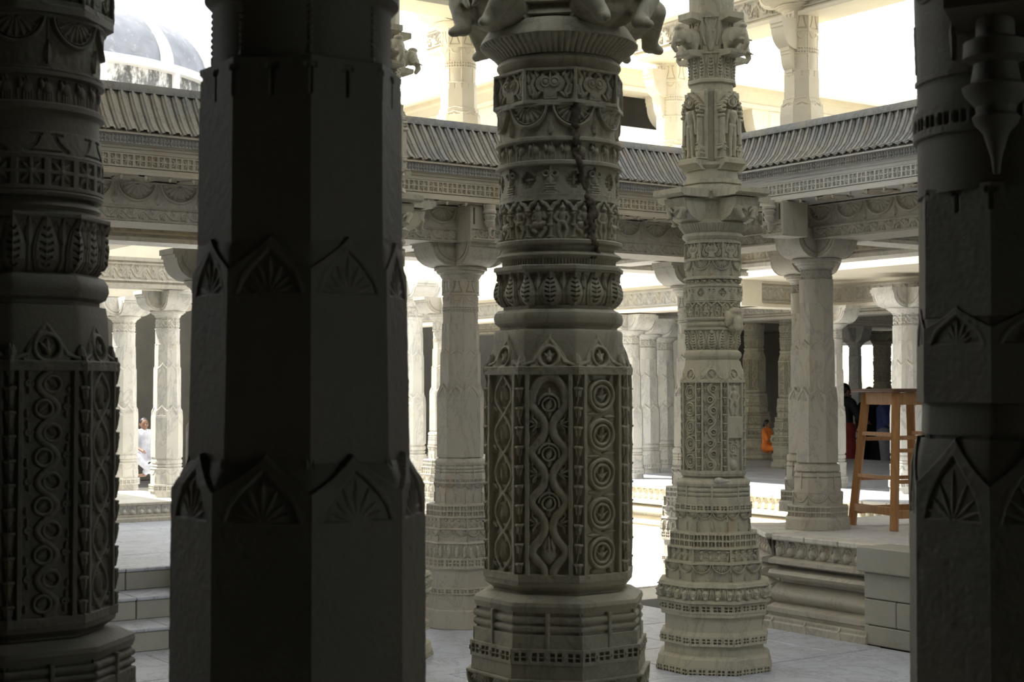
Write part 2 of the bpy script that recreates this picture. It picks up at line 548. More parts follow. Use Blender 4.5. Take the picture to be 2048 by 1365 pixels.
def m_niches(c, D, n=2):
    W, H = c.W, c.H
    c.h[:] = 0
    c.rect(-W, W, H*.86, H+9, D*.55)
    for i in range(-1, n+1):
        x = (i+.5-n/2)*W/n; w = W/n
        figure(c, x, H*.02, H*.76, D*.9, 1 if i % 2 else -1, i % 2 == 0)
        xe = x+w/2
        c.cap(xe, 0, xe, H*.62, w*.085, w*.075, 1.0, D*.2)
        for yy in (.04, .3, .55, .62): c.rect(xe-w*.11, xe+w*.11, H*yy, H*(yy+.04), D*.8)
        for sx in (-1, 1):
            c.poly([(x+sx*w*.48, H*.66), (x+sx*w*.32, H*.78), (x+sx*w*.2, H*.80), (x, H*.95)], w*.08, .7, D*.35)
def m_cross(c, D):
    """plain drum: stepped flower holes at the edges, a pilaster bud in the middle"""
    W, H = c.W, c.H
    c.h[:] = D
    for x in (-W/2, W/2):
        for a, b in ((.18, .10), (.13, .2), (.07, .30)):
            c.rect(x-W*a, x+W*a, H*.52-H*b, H*.52+H*b, 0, True)
        for k in range(4): c.petal(x, H*.52, R(90*k), H*.2, H*.06, D*.6)
        c.disc(x, H*.52, H*.05, D*.8)
    for y0, y1, w in ((0, .06, .14), (.06, .12, .11), (.14, .2, .13), (.22, .3, .10), (.32, .38, .12)):
        c.rect(-W*w, W*w, H*y0, H*y1, D*1.5)
    c.petal(0, H*.36, R(90), H*.4, W*.10, D*1.2, D*.6)
    for sx in (-1, 1): c.ring(sx*W*.09, H*.72, W*.06, W*.025, D*.7, z=D)
    c.petal(0, H*.68, R(90), H*.3, W*.06, D*1.2, D*.6)
def m_crest(c, D):
    """ogee arch over a flower, curls on both sides"""
    W, H = c.W, c.H
    c.h[:] = -D
    c.petal(0, -H*.5, R(90), H*1.42, W*.30, D*.35, 0, .8)
    c.rect(-W, W, -9, H*.05, D)
    y = H*.33; r = min(H*.30, W*.2)
    c.disc(0, y, r*1.05, D*.1)
    c.disc(0, y, r*.8, -D*.7, True)
    c.ring(0, y, r, r*.2, D*.9)
    c.poly([(-r*.9, y+r*.5), (-r*.4, y+r*1.25), (0, y+r*1.75)], r*.2, .8, D*.2)
    c.poly([(r*.9, y+r*.5), (r*.4, y+r*1.25), (0, y+r*1.75)], r*.2, .8, D*.2)
    c.cap(0, y+r*1.7, 0, H, r*.22, r*.12, .8, D*.2)
    c.ell(0, y-r*.25, r*.3, r*.3, D*.9); c.petal(0, y-r*.2, R(90), r*.9, r*.25, D*.7)
    for sx in (-1, 1):
        c.petal(0, y-r*.2, R(90-sx*45), r*.8, r*.2, D*.6)
        c.poly([(sx*r*1.1, y+r*.2), (sx*r*1.5, y-r*.5), (sx*W*.47, H*.06)], r*.16, .8, D*.1)
        c.spiral(sx*r*1.55, H*.13, r*.35, r*.12, 1.2, 0, sx, .9)
        c.rect(sx*W*.5-W*.05, sx*W*.5+W*.05, -9, H*.16, D*.8)
        c.petal(sx*W*.46, H*.06, R(90), H*.36, W*.06, D*.5)
def cups(c, D, x, w, pitch):
    n = int(c.H/pitch)
    p = c.H/n
    for i in range(n):
        y = i*p
        c.cap(x, y+p*.12, x, y+p*.35, w*.30, w*.5, .9, D*.15)
        c.cap(x, y+p*.35, x, y+p*.70, w*.55, w*.8, .75, D*.2)
        c.rect(x-w*.95, x+w*.95, y+p*.84, y+p*.97, D*1.05)
        for sx in (-1, 0, 1): c.cap(x+sx*w*.45, y+p*.5, x+sx*w*.6, y+p*.86, w*.16, w*.2, .8, D*.7)
def shaft_frame(c, D, edge=.30, pitch=36):
    W, H = c.W, c.H
    c.h[:] = 0
    c.rect(-W, W, H-H*.035, H+9, D); c.rect(-W, W, -9, H*.035, D)
    for sx in (-1, 1):
        xo = sx*W*(.5-edge/2*.95)
        c.rect(min(xo-W*.035, xo+W*.035), max(xo-W*.035, xo+W*.035), 0, H, D)
        cups(c, D, sx*W/2, W*.095, pitch)
    c.rect(-W, W, H-H*.035, H+9, D); c.rect(-W, W, -9, H*.035, D)
    return W*(.5-edge/2)-W*.05, H*.04, H*.96
def m_shaft_heart(c, D, pitch=36):
    pw, y0, y1 = shaft_frame(c, D, .30, pitch)
    n = 4; L = (y1-y0)/n
    W = c.W
    pts = [[], []]
    for i in range(n*26+1):
        t = i/26
        a = pw*(.52-.36*math.cos(2*math.pi*(t+.06))+.05*math.cos(4*math.pi*(t+.06)))
        if t > n-.5: a = pw*.90*math.sqrt(max(0.0, 1-((t-n+.5)/.5)**2))
        for k, sx in enumerate((-1, 1)): pts[k].append((sx*a, y0+t*L))
    for k in (0, 1):
        c.poly(pts[k], W*.066, .75, D*.36)
    for i in range(n):
        yc = y0+(i+.42)*L
        if i == 0:
            c.ell(0, yc-L*.05, pw*.42, L*.18, D*.8)
            for sx in (-1, 1): c.petal(sx*pw*.25, yc+L*.02, R(90+sx*8), L*.32, pw*.2, D*.8)
            c.petal(0, yc, R(90), L*.36, pw*.14, D*.9)
        else:
            c.ring(0, yc, pw*.56, pw*.085, D*.8, -.35, math.pi)
            c.ring(0, yc, pw*.36, pw*.075, D*.75)
            c.petal(-pw*.1, yc-pw*.3, R(70), pw*.7, pw*.22, D*.75)
            c.petal(0, yc-L*.28, R(90), L*.2, pw*.2, D*.6)
            c.petal(0, yc+L*.15, R(90), L*.2, pw*.12, D*.7)
        ye = y0+i*L+L*.02 if i else y0+.02*L
        for sx in (-1, 1):
            if i:
                c.spiral(sx*pw*.70, ye+L*.04, pw*.28, pw*.085, 1.5, R(90), sx, .9, D*.30)
                c.spiral(sx*pw*.86, ye-L*.12, pw*.16, pw*.07, 1.2, R(-90), -sx, .9, D*.30)
                c.spiral(sx*pw*.86, ye+L*.22, pw*.15, pw*.065, 1.2, R(90), sx, .9, D*.30)
                for da in (-50, -20, 20, 50):
                    c.petal(sx*pw*.62, ye, R((0 if sx > 0 else 180)+da*sx), pw*.50, pw*.10, D*.85)
                c.petal(sx*pw*.9, ye-L*.22, R(90), L*.18, pw*.09, D*.6)
                c.petal(sx*pw*.9, ye+L*.12, R(90), L*.18, pw*.09, D*.6)
def m_shaft_rings(c, D, pitch=36):
    pw, y0, y1 = shaft_frame(c, D, .30, pitch)
    n = 5; L = (y1-y0)/n
    r = min(pw*.80, L*.40)
    for i in range(n):
        yc = y0+(i+.5)*L; sg = 1 if i % 2 else -1
        c.ring(0, yc, r, r*.17, D*.9)
        c.ring(0, yc, r*.66, r*.15, D*.8)
        c.ell(0, yc-r*.12, r*.22, r*.30, D*.8)
        c.petal(0, yc-r*.1, R(88), r*.65, r*.16, D*.9)
        c.petal(0, yc-r*.3, R(45), r*.7, r*.11, D*.8)
        c.petal(0, yc-r*.3, R(140), r*.6, r*.11, D*.8)
        c.cap(0, yc-r*.55, 0, yc-r*.3, r*.08)
        if i < n-1:
            yb = yc+L/2
            c.poly([(-sg*r*.95, yc+r*.25), (-sg*r*.55, yb-r*.28), (sg*r*.1, yb+r*.02), (sg*r*.6, yb+r*.32), (sg*r*.95, yc+L-r*.25)], r*.17, .9)
            c.petal(sg*pw*.1, yb-r*.1, R(0 if sg > 0 else 180), pw*.9, r*.16, D*.7)
            c.petal(-sg*pw*.1, yb+r*.1, R(180 if sg > 0 else 0), pw*.9, r*.16, D*.7)
    for sx in (-1, 1):
        c.petal(sx*pw*.5, y1-r*.35, R(90-sx*25), r*.5, r*.14, D*.8)
        c.petal(sx*pw*.5, y0+r*.3, R(-90+sx*25), r*.5, r*.14, D*.8)
def m_shaft_buds(c, D, pitch=36):
    pw, y0, y1 = shaft_frame(c, D, .30, pitch)
    n = 5; L = (y1-y0)/n
    for k in (0, 1):
        pts = [(pw*.78*math.sin(math.pi*(t/20)+k*math.pi), y0+L*t/20) for t in range(n*20+1)]
        c.poly(pts, c.W*.032, .8, D*.25)
    for i in range(n):
        yc = y0+(i+.5)*L
        c.petal(0, yc+L*.22, R(-90), L*.5, pw*.34, D*.85)
        for sx in (-1, 1):
            c.petal(sx*pw*.08, yc+L*.24, R(-90+sx*22), L*.40, pw*.18, D*.95)
            c.poly([(0, yc+L*.22), (sx*pw*.3, yc+L*.34), (sx*pw*.5, yc+L*.24)], pw*.06, .8)
            c.petal(sx*pw*.9, yc-L*.5, R(90), L*.3, pw*.1, D*.7)
            c.petal(sx*pw*.55, yc-L*.42, R(90-sx*50), L*.22, pw*.1, D*.7)
def m_shaft_vine(c, D, pitch=36, n=7):
    """one thick S-shaped stem with a cupped leaf in each bend and small curls at the sides"""
    pw, y0, y1 = shaft_frame(c, D, .30, pitch)
    L = (y1-y0)/n
    for off, w in ((0, .075), (pw*.2, .045)):
        pts = [(pw*.42*math.sin(math.pi*(t/14))+off*math.cos(math.pi*t/14)*.6, y0+L*t/14) for t in range(n*14+1)]
        c.poly(pts, c.W*w*.6, .8, D*.3)
    for i in range(n):
        sg = 1 if i % 2 == 0 else -1
        yc = y0+(i+.5)*L
        c.ring(-sg*pw*.18, yc, pw*.36, pw*.09, D*.85)
        c.petal(-sg*pw*.4, yc-L*.1, R(90-sg*50), pw*.6, pw*.15, D*.5)
        c.spiral(sg*pw*.82, yc+L*.05, pw*.18, pw*.07, 1.3, 0, sg, .9, D*.15)
        c.petal(sg*pw*.85, yc+L*.2, R(90), L*.35, pw*.1, D*.7)
        c.petal(-sg*pw*.9, yc-L*.35, R(90), L*.35, pw*.1, D*.7)
        c.petal(sg*pw*.8, yc-L*.1, R(-90), L*.3, pw*.1, D*.7)
def m_shaft_man(c, D, pitch=18):
    pw, y0, y1 = shaft_frame(c, D, .30, pitch)
    H = y1-y0
    c.rect(-pw*1.2, pw*1.2, y0+H*.37, y0+H*.62, D)
    figure(c, 0, y0+H*.63, H*.36, D, 1)
    c.spiral(0, y0+H*.25, pw*.75, pw*.12, 1.8, R(-90), 1, .9, D*.15)
    for k in range(6): c.petal(pw*.75*math.cos(k), y0+H*.25+pw*.8*math.sin(k), k+1, pw*.5, pw*.13, D*.7)
    c.ell(0, y0+H*.06, pw*.6, H*.06, D*.9)
def m_bells(c, D, n=1):
    W, H = c.W, c.H
    c.h[:] = D*.8
    x = 0
    for i in range(24):
        t = i/23; w = W*(.14+.20*t**2.2); y = H*(.82-.62*t)
        for sx in (-1, 1): c.disc(sx*w, y, W*.035, 0, True)
    c.rect(-W*.36, W*.36, H*.14, H*.2, 0, True)
    for sx in (-1, 1): c.rect(sx*W*.17-W*.1, sx*W*.17+W*.1, H*.80, H*.88, 0, True)
    c.rect(-W, W, -9, H*.08, D)
def m_garland(c, D):
    W, H = c.W, c.H
    c.h[:] = D*.25
    for x in (-W/2, W/2):
        for k in range(14): c.ell(x, H*(k+.5)/14*.92, W*.055, H*.036, D*.9)
    c.ring(0, H*.94, W*.30, W*.05, D*.8, -math.pi, 0)
    c.ring(0, H*.94, W*.2, W*.03, D*.5, -math.pi, 0)
    c.rect(-W, W, H*.42, H*.60, D*.8)
    for i in range(5):
        for k in (0, 1):
            x = (i-2)*W/5
            c.rect(x-W*.06, x+W*.06, H*(.445+.08*k), H*(.49+.08*k), 0, True)
def m_pearls(c, D):
    W, H = c.W, c.H
    c.h[:] = D*.1
    for x in (-W/2, W/2):
        for k in range(9): c.ell(x, H*(.1+.1*k), W*.05, H*.05, D)
        c.petal(x, H*.06, R(90), H*.12, W*.08, D)
def m_arches(c, D, n=2):
    """round-headed flutes with a dark slot between them at the top"""
    W, H = c.W, c.H
    c.h[:] = D
    for i in range(n+1):
        x = (i-n/2)*W/n
        c.rect(x-W*.02, x+W*.02, H*.80, H*.965, 0, True)
        c.disc(x-W*.05, H*.95, W*.035, D*.3, True); c.disc(x+W*.05, H*.95, W*.035, D*.3, True)
def m_lotustip(c, D, f=.16):
    W, H = c.W, c.H
    c.h[:] = D
    y = H*(1-f); r = W*.40
    q = (slice(None), slice(None))
    U, V = c.u[None, :], c.v[:, None]
    top = H-(H*f)*np.clip(np.abs(U)/(W*.5), 0, 1)**.8
    c.h = np.where(V > top+0*U, -D*1.2, c.h)
    yb = H*(1-f*1.75)
    arch = yb+H*f*1.32*(1-np.clip(np.abs(U)/r, 0, 1)**1.3)
    ins = (V > yb+0*U) & (V < arch)
    c.h = np.where(ins, D*.25, c.h)
    c.poly([(-r, yb), (-r*.78, yb+H*f*.62), (-r*.35, yb+H*f*1.05), (0, yb+H*f*1.40), (r*.35, yb+H*f*1.05), (r*.78, yb+H*f*.62), (r, yb)], W*.03, .4, D*.8)
    for a in (90, 66, 114, 42, 138, 20, 160):
        c.petal(0, yb-H*f*.05, R(a), H*f*(1.15 if a == 90 else 1.0 if a in (66, 114) else .85), W*.045, D*.95)
def m_scroll(c, D, n=2):
    W, H = c.W, c.H
    c.h[:] = 0
    c.rect(-W, W, -9, H*.08, D); c.rect(-W, W, H*.92, H+9, D)
    pts = [(-W/2+W*i/(20*n), H*.5+H*.26*math.sin(2*math.pi*i/20)) for i in range(20*n+1)]
    c.poly(pts, H*.055, .9, D*.2)
    for i in range(n*2):
        x = -W/2+W*(i+.5)/(2*n); sg = 1 if i % 2 == 0 else -1
        c.spiral(x, H*.5-sg*H*.06, H*.24, H*.05, 1.4, R(90*sg), sg, .9, D*.2)
        c.petal(x, H*.5-sg*H*.1, R(-90*sg+30), H*.34, H*.07, D*.8)
        c.petal(x, H*.5-sg*H*.1, R(-90*sg-40), H*.30, H*.07, D*.8)
        c.petal(x+W*.1/n, H*.5+sg*H*.3, R(20), H*.3, H*.06, D*.7)
def m_roundel(c, D):
    W, H = c.W, c.H
    m_lotus(c, D, 1, .99, .47, 0, 9)
def m_lattice(c, D):
    W, H = c.W, c.H
    m_squares(c, D, 1)
def m_leafscroll(c, D, n=3):
    W, H = c.W, c.H
    c.h[:] = 0
    c.rect(-W, W, H*.9, H+9, D)
    for i in range(n):
        x = (i+.5-n/2)*W/n; w = W/n
        c.ell(x, H*.30, w*.30, H*.28, D)
        for sx in (-1, 1):
            c.poly([(x+sx*w*.32, H*.2), (x+sx*w*.40, H*.5), (x+sx*w*.2, H*.82), (x, H*.7)], w*.055, .9, D*.2)
            c.poly([(x+sx*w*.1, H*.5), (x+sx*w*.2, H*.62)], w*.05, .9, D*.2)
        c.petal(x, H*.5, R(90), H*.34, w*.1, D*.8)
def m_strap(c, D):
    """two rolls crossed by a strap in the middle"""
    W, H = c.W, c.H
    c.h[:] = 0
    c.cap(-W, H*.80, W, H*.80, H*.11, None, D/(H*.11)*.8)
    c.cap(-W, H*.56, W, H*.56, H*.10, None, D/(H*.10)*.8)
    c.rect(-W, W, -9, H*.40, D*.85)
    c.rect(-W*.03, W*.03, 0, H, D*1.1)
    c.petal(0, -H*.05, R(90), H*.5, W*.07, D*1.1)

# ------------------------------------------------------------------ relief panel -> mesh
def grid_mesh(name, P, closed_skirt=True):
    nv, nu = P.shape[:2]
    me = bpy.data.meshes.new(name)
    me.vertices.add(nv*nu)
    me.vertices.foreach_set('co', P.reshape(-1).astype(np.float32))
    j, i = np.meshgrid(np.arange(nv-1), np.arange(nu-1), indexing='ij')
    a = (j*nu+i).ravel()
    q = np.stack([a, a+1, a+nu+1, a+nu], 1).astype(np.int32)
    nf = len(q)
    me.loops.add(nf*4)
    me.loops.foreach_set('vertex_index', q.ravel())
    me.polygons.add(nf)
    me.polygons.foreach_set('loop_start', np.arange(nf, dtype=np.int32)*4)
    me.update(calc_edges=True)
    me.polygons.foreach_set('use_smooth', np.ones(nf, dtype=bool))
    return me
def flat_panel(name, W, H, motif, D, res, scale, back=1.0, **kw):
    """relief panel in the xz plane facing -y; W, H, D in canvas units, scale to metres; its ground lies at y=0"""
    c = Cv(W, H, res)
    motif(c, D, **kw)
    c.wear(D*.03)
    h = np.pad(c.h, 1, mode='edge')
    h[0, :] = h[-1, :] = -back; h[:, 0] = h[:, -1] = -back
    u = np.concatenate([[c.u[0]], c.u, [c.u[-1]]]); v = np.concatenate([[0], c.v, [H]])
    P = np.zeros(h.shape+(3,))
    P[..., 0] = u[None, :]; P[..., 1] = -h; P[..., 2] = v[:, None]
    return grid_mesh(name, P*scale)

APO = {'oct': 1.057, 'hex16': 1.012, 'round': 1.0}
FRONT = (-2, -1, 0, 1, 2)
class Pillar:
    def __init__(s, name, label, x, d, z0, mat, group=None, cat='pillar', rz=-10.0):
        s.d, s.z0, s.mat, s.s = d, z0, mat, d/FP
        s.o = empty(name, (WX(x, d), d, z0), R(rz))
        tag(s.o, label, cat, group)
    def z(s, y): return max(WZ(y, s.d)-s.z0, 0.0)
    def lathe(s, part, prof, kind, mat=None, parent=None):
        v, f = lathe_vf([(s.z(y), r/APO[kind]*s.s) for y, r in prof], kind)
        return link(part, mesh(part, v, f), parent or s.o, mat or s.mat)
    def relief(s, part, prof, kind, motif, D, res=1.0, ks=FRONT, off=0.0, mat=None, special=None, core=True, **kw):
        y0, y1 = prof[0][0], prof[-1][0]
        H = y1-y0
        rmax = max(r for _, r in prof)/APO[kind]
        W = rmax*2*math.tan(math.pi/8) if kind == 'oct' else rmax*math.pi/4
        host = s.o
        if core:
            host = s.lathe(part, [(y, r-D*APO[kind]-1) for y, r in prof], kind, mat)
        ms = {}
        for k in ks:
            mo = (special or {}).get(k, motif)
            if mo not in ms:
                c = Cv(W, H, res)
                mo(c, D, **kw)
                c.wear(D*.035)
                h = np.pad(c.h, ((1, 1), (0, 0)), mode='edge')
                h[0, :] = h[-1, :] = -2
                v = np.concatenate([[0], c.v, [H]])
                yy = y1-v
                rr = np.interp(yy, [p[0] for p in prof], [p[1] for p in prof])/APO[kind]
                zz = np.array([s.z(y) for y in yy])
                P = np.zeros(h.shape+(3,))
                Rr = (rr[:, None]-D+h)*s.s
                if kind == 'oct':
                    P[..., 0] = c.u[None, :]*(rr/rmax)[:, None]*s.s
                    P[..., 1] = -Rr
                else:
                    a = (c.u/rmax)[None, :]
                    P[..., 0] = Rr*np.sin(a); P[..., 1] = -Rr*np.cos(a)
                P[..., 2] = zz[:, None]
                ms[mo] = grid_mesh('carved_panel', P)
            link('carved_panel', ms[mo], host, mat or s.mat, (0,0,0), R(45*k+off))
        return host

GOLD = 1.0
# ---- crouching dwarf that fills a capital bracket (units: 1 = whole height)
def dwarf_mesh(name, sc):
    P = lambda x, o, z: Vector((x*sc, -o*sc, z*sc))
    parts = [(P(0,.42,.30), (.40*sc,.30*sc,.26*sc)), (P(0,.55,.52), (.30*sc,.26*sc,.28*sc)), (P(0,.5,.78), (.30*sc,.2*sc,.2*sc)),
             (P(0,.62,1.05), (.17*sc,.17*sc,.2*sc))]
    for s in (-1, 1):
        parts += [(P(s*.22,.5,.28), P(s*.50,.72,.46), .19*sc, .15*sc), (P(s*.50,.72,.46), P(s*.27,.82,.10), .145*sc, .10*sc),
                  (P(s*.27,.82,.10), P(s*.32,.95,.05), .09*sc, .06*sc),
                  (P(s*.32,.5,.82), P(s*.55,.62,.60), .12*sc, .10*sc), (P(s*.55,.62,.60), P(s*.24,.84,.46), .095*sc, .07*sc)]
        for q in range(4):
            parts.append((P(s*(.24-.03*q),.86,.46-.035*q), P(s*(.10-.02*q),.90,.44-.045*q), .035*sc, .028*sc))
        parts.append((P(s*.26,.86,.50), P(s*.17,.92,.54), .035*sc, .026*sc))
    return blob(name, parts, .030*sc, 2)
def elephant_mesh(name, sc):
    P = lambda x, o, z: Vector((x*sc, -o*sc, z*sc))
    parts = [(P(0,.35,.5), (.34*sc,.5*sc,.42*sc)), (P(0,.85,.55), (.28*sc,.30*sc,.33*sc)), (P(0,1.1,.45), P(0,1.22,.15), .14*sc, .11*sc),
             (P(0,1.22,.15), P(0,1.10,-.02), .11*sc, .09*sc), (P(0,.95,.85), (.2*sc,.2*sc,.12*sc))]
    for s in (-1, 1):
        parts += [(P(s*.30,.72,.5), (.08*sc,.2*sc,.27*sc)), (P(s*.16,1.05,.33), P(s*.2,1.28,.26), .05*sc, .03*sc),
                  (P(s*.22,.3,.3), P(s*.22,.35,0), .13*sc, .12*sc)]
    return blob(name, parts, .032*sc, 2)
def bracket_vf(w, r0, r1, z0, z1, k=7):
    """corbel arm: curved underside from (r0, z0) out to (r1, z1-lip), flat top at z1"""
    lip = (z1-z0)*.30
    pr = [(r0*.3, z0), (r0, z0)]
    for i in range(1, k+1):
        t = i/k
        pr.append((r0+(r1-r0)*math.sin(t*math.pi/2)**.9, z0+(z1-lip-z0)*(1-math.cos(t*math.pi/2))))
    pr += [(r1+w*.06, z1-lip), (r1+w*.06, z1-lip*.6), (r1+w*.12, z1-lip*.6), (r1+w*.12, z1), (r0*.3, z1)]
    return sweep_vf(pr, -w/2, w/2)
def volute_vf(w, r0, r1, z0, z1):
    """raised double band that follows the side of a corbel arm"""
    out = []
    for off, tk in ((.0, .010), (.022, .008)):
        for sx in (-1, 1):
            pts = []
            for i in range(9):
                t = i/8
                pts.append((r0+(r1-r0)*(.10+.80*math.sin(t*math.pi/2))-off, z0+(z1-z0)*(.12+.58*(1-math.cos(t*math.pi/2)))+off))
            for i in range(8):
                a, b = pts[i], pts[i+1]
                out.append(beam_vf((sx*w/2, -a[0], a[1]), (sx*w/2, -b[0], b[1]), tk*2, tk))
    return joinvf(out)
def corbels(p, y_top, y_bot, r0, r1, w, name='bracket_arm', ks=(-1, 1, 3, -3), mat=None):
    z1, z0 = p.z(y_top), p.z(y_bot)
    me = fixn(mesh(name, *bracket_vf(w*p.s, r0*p.s, r1*p.s, z0, z1)))
    mv = fixn(mesh('volute', *volute_vf(w*p.s, r0*p.s, r1*p.s, z0, z1)))
    for k in ks:
        a = link(name, me, p.o, mat or p.mat, (0,0,0), R(45*k))
        link('volute', mv, a, mat or p.mat)

# ================================================================== THE SETTING
SR, SL = 7.75, -8.68            # grid lines of the two eaves round the inner court corner
HP, HL = 0.62, 0.42             # platform levels right and left
def struct(name, me, mat, label, loc=(0,0,0), rz=0.0):
    o = link(name, me, None, mat, loc, rz)
    return tag(o, label, kind='structure')
def gprism(poly, z0, z1, ch=0):
    v, f = prism_vf([G(a, b)[:2] for a, b in poly], z0, z1)
    return fixn(mesh('slab', v, f))
# floor of the lower court: a mortar bed with stone slabs
bed = struct('floor', gprism([(-14,-34),(30,-34),(30,14),(-14,14)], -.30, -.012), 'joint', 'grey marble paving of the lower court')
slabs = {}
rnd = random.Random(3)
def slab_mesh(w, h):
    key = (round(w, 2), round(h, 2))
    if key not in slabs: slabs[key] = box('paving_slab', -key[0]/2, key[0]/2, -key[1]/2, key[1]/2, -.05, 0, .004)
    return slabs[key]
def pave(parent, a0, a1, b0, b1, z, mat, mw=1.15, mh=.78):
    b = b0; row = 0
    while b < b1-.05:
        h = min(mh, b1-b); a = a0-(row % 2)*mw*.5; row += 1
        while a < a1-.05:
            x0, x1 = max(a, a0), min(a+mw, a1)
            a += mw
            if x1-x0 < .1: continue
            c = G((x0+x1)/2, b+h/2, z+rnd.uniform(-.0015, .0015))
            o = link('paving_slab', slab_mesh(x1-x0-.007, h-.007), parent, mat, c, GA)
            # the slab's x runs along U1, its y along -U2
        b += h
pave(bed, 3.0, 7.40, -9.7, -4.2, 0, 'floor')
pave(bed, -2.0, 3.0, -9.1, -2.64, 0, 'floor')
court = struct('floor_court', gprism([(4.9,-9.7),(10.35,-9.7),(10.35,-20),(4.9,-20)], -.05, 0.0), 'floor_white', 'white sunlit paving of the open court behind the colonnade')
near = struct('floor_hall', gprism([(-9,-2.64),(7.4,-2.64),(7.4,12),(-9,12)], -.05, 0.0), 'block', 'grey stone floor of the dark pillared hall')
wall = struct('shade_wall_back', fixn(mesh('wall', *box_v(-14, 14, -6.4, -6.0, 0, 6.6, 0))), 'roof', 'unseen dark wall added to keep light out of the hall')  # unseen wall added to keep the near hall dark
wall2 = struct('shade_wall_left', gprism([(-1.9,-8.2),(-1.5,-8.2),(-1.5,9),(-1.9,9)], 0, 6.4), 'roof', 'unseen dark side wall added to block light on the left')  # unseen wall added to cut sky light from the left
wall3 = struct('shade_wall_right', gprism([(10.6,-4.8),(11,-4.8),(11,9),(10.6,9)], 0, 6.6), 'roof', 'unseen dark side wall added to block light on the right')  # unseen wall added to hold back light from the right
ceil1 = struct('shade_ceiling', gprism([(-1.5,-4.3),(1.5,-4.3),(1.5,-2.45),(6.0,-2.45),(6.0,9),(-1.5,9)], 3.25, 3.5), 'roof', 'unseen low dark ceiling shaped to shade the near pillars')  # unseen; outline cut to shade the near pillars and spare the carved one
ceil2 = struct('unseen_ceiling_upper', gprism([(-1.9,-10.1),(7.4,-10.1),(7.4,-4.4),(11,-4.4),(11,-2.6),(-1.9,-2.6)], 6.4, 6.7), 'dome_white', 'unseen high ceiling, paled to bounce light onto the court pillars')  # unseen; edge reaches out to stop the sun, pale colour bounces light down
ceil3 = struct('unseen_ceiling_rear', gprism([(-1.9,.8),(11,.8),(11,9),(-1.9,9)], 6.4, 6.7), 'roof', 'unseen high ceiling behind an added gap that lets sky light in')  # the gap in front is added so sky light reaches the carved capital
# corridor roofs behind the eaves
roofL = struct('roof_corridor', gprism([(-6,SL-.30),(SR+.30,SL-.30),(SR+.30,-2.0),(10.7,-2.0),(10.7,-7.9),(9.7,-7.9),(9.7,-10.3),(-6,-10.3)], 3.14, 3.33), 'cream', 'flat stone roof over the colonnade behind the eaves')

# right-hand platform with moulded front
plat = struct('platform', gprism([(7.62,-2.5),(7.62,-7.58),(8.05,-8.25),(10.36,-8.25),(10.36,-20),(16.4,-20),(16.4,-2.5)], 0, HP-.035), 'white_marble', 'raised marble platform under the far colonnade')
pr = [(-.10,0),(.22,0),(.22,.045),(.205,.055),(.205,.075),(.17,.085),(.17,.10),(.19,.11),(.19,.14),(.15,.15),(.10,.165)]
pr += [(.10+.06*math.sin(math.pi*i/8)-.02*i/8, .165+.125*i/8) for i in range(1, 9)]
pr += [(.05,.295),(.05,.318),(.12,.325),(.16,.342),(.175,.362),(.16,.384),(.11,.396),(.05,.40),(.05,.415),(.15,.422),(.17,.430),(.17,.455),(.13,.465),(.10,.47),(.10,.59),(.135,.59),(.135,HP-.035),(-.10,HP-.035)]
PLX = 7.60
def plinth(name, p0, p1, label, scale=1.0, mat='tan_marble', carve=True, ht=HP-.035):
    """moulded plinth face from p0 to p1 (grid points) with a carved leaf band and small feet at the base"""
    a, b = G(*p0), G(*p1)
    L = (b-a).length
    rz = math.atan2(b.y-a.y, b.x-a.x)
    o = empty(name, (a.x, a.y, 0), rz)
    o['label'] = label; o['kind'] = 'structure'
    k = ht/(HP-.035)
    me = fixn(mesh('moulding', *sweep_vf([(q[0], q[1]*k) for q in pr], 0, L)))
    link('moulding', me, o, mat)
    n = max(1, int(L/.27)); w = L/n
    pm = flat_panel('leaf_relief', w*400, .118*400*k, m_leafscroll, 12, 1.3, 1/400.0, n=3)
    foot = fixn(mesh('base_rib', *joinvf([beam_vf((0,-.21,.05*k), (0,-.222,0), .012, .02, .05, .012), beam_vf((0,-.195,.075*k), (0,-.213,.05*k), .012, .02)])))
    for i in range(n):
        if carve: link('leaf_relief', pm, o, mat, ((i+.5)*w, -.102, .471*k))
        link('base_rib', foot, o, mat, ((i+.25)*w, 0, 0))
    lip = box('top_slab', .003, w-.003, -.143, .25, ht-.002, ht+.033, .006)
    for i in range(n): link('top_slab', lip, o, 'white_marble', (i*w, 0, 0))
    return o
plinth('platform_front', (PLX,-7.6), (PLX,-6.70), 'carved moulded marble front of the platform beside the block pier')
plinth('platform_corner', (8.05,-8.28), (PLX,-7.6), 'short splayed corner of the moulded platform')
plinth('court_plinth', (10.42,-14.6), (10.42,-8.25), 'sunlit carved plinth across the open court', mat='cream')
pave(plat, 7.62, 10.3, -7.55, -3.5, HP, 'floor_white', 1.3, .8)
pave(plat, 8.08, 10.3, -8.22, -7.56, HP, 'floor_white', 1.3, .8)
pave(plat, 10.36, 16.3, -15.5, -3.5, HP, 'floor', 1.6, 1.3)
stepm = struct('trim_1', gprism([(9.95,-8.4),(9.95,-14.6),(10.25,-14.6),(10.25,-8.4)], 0, .2), 'cream', 'low sunlit stone step along the court plinth')
stepm2 = struct('trim_2', gprism([(9.62,-8.6),(9.62,-14.6),(9.96,-14.6),(9.96,-8.6)], 0, .09), 'cream', 'lowest stone step along the court plinth')

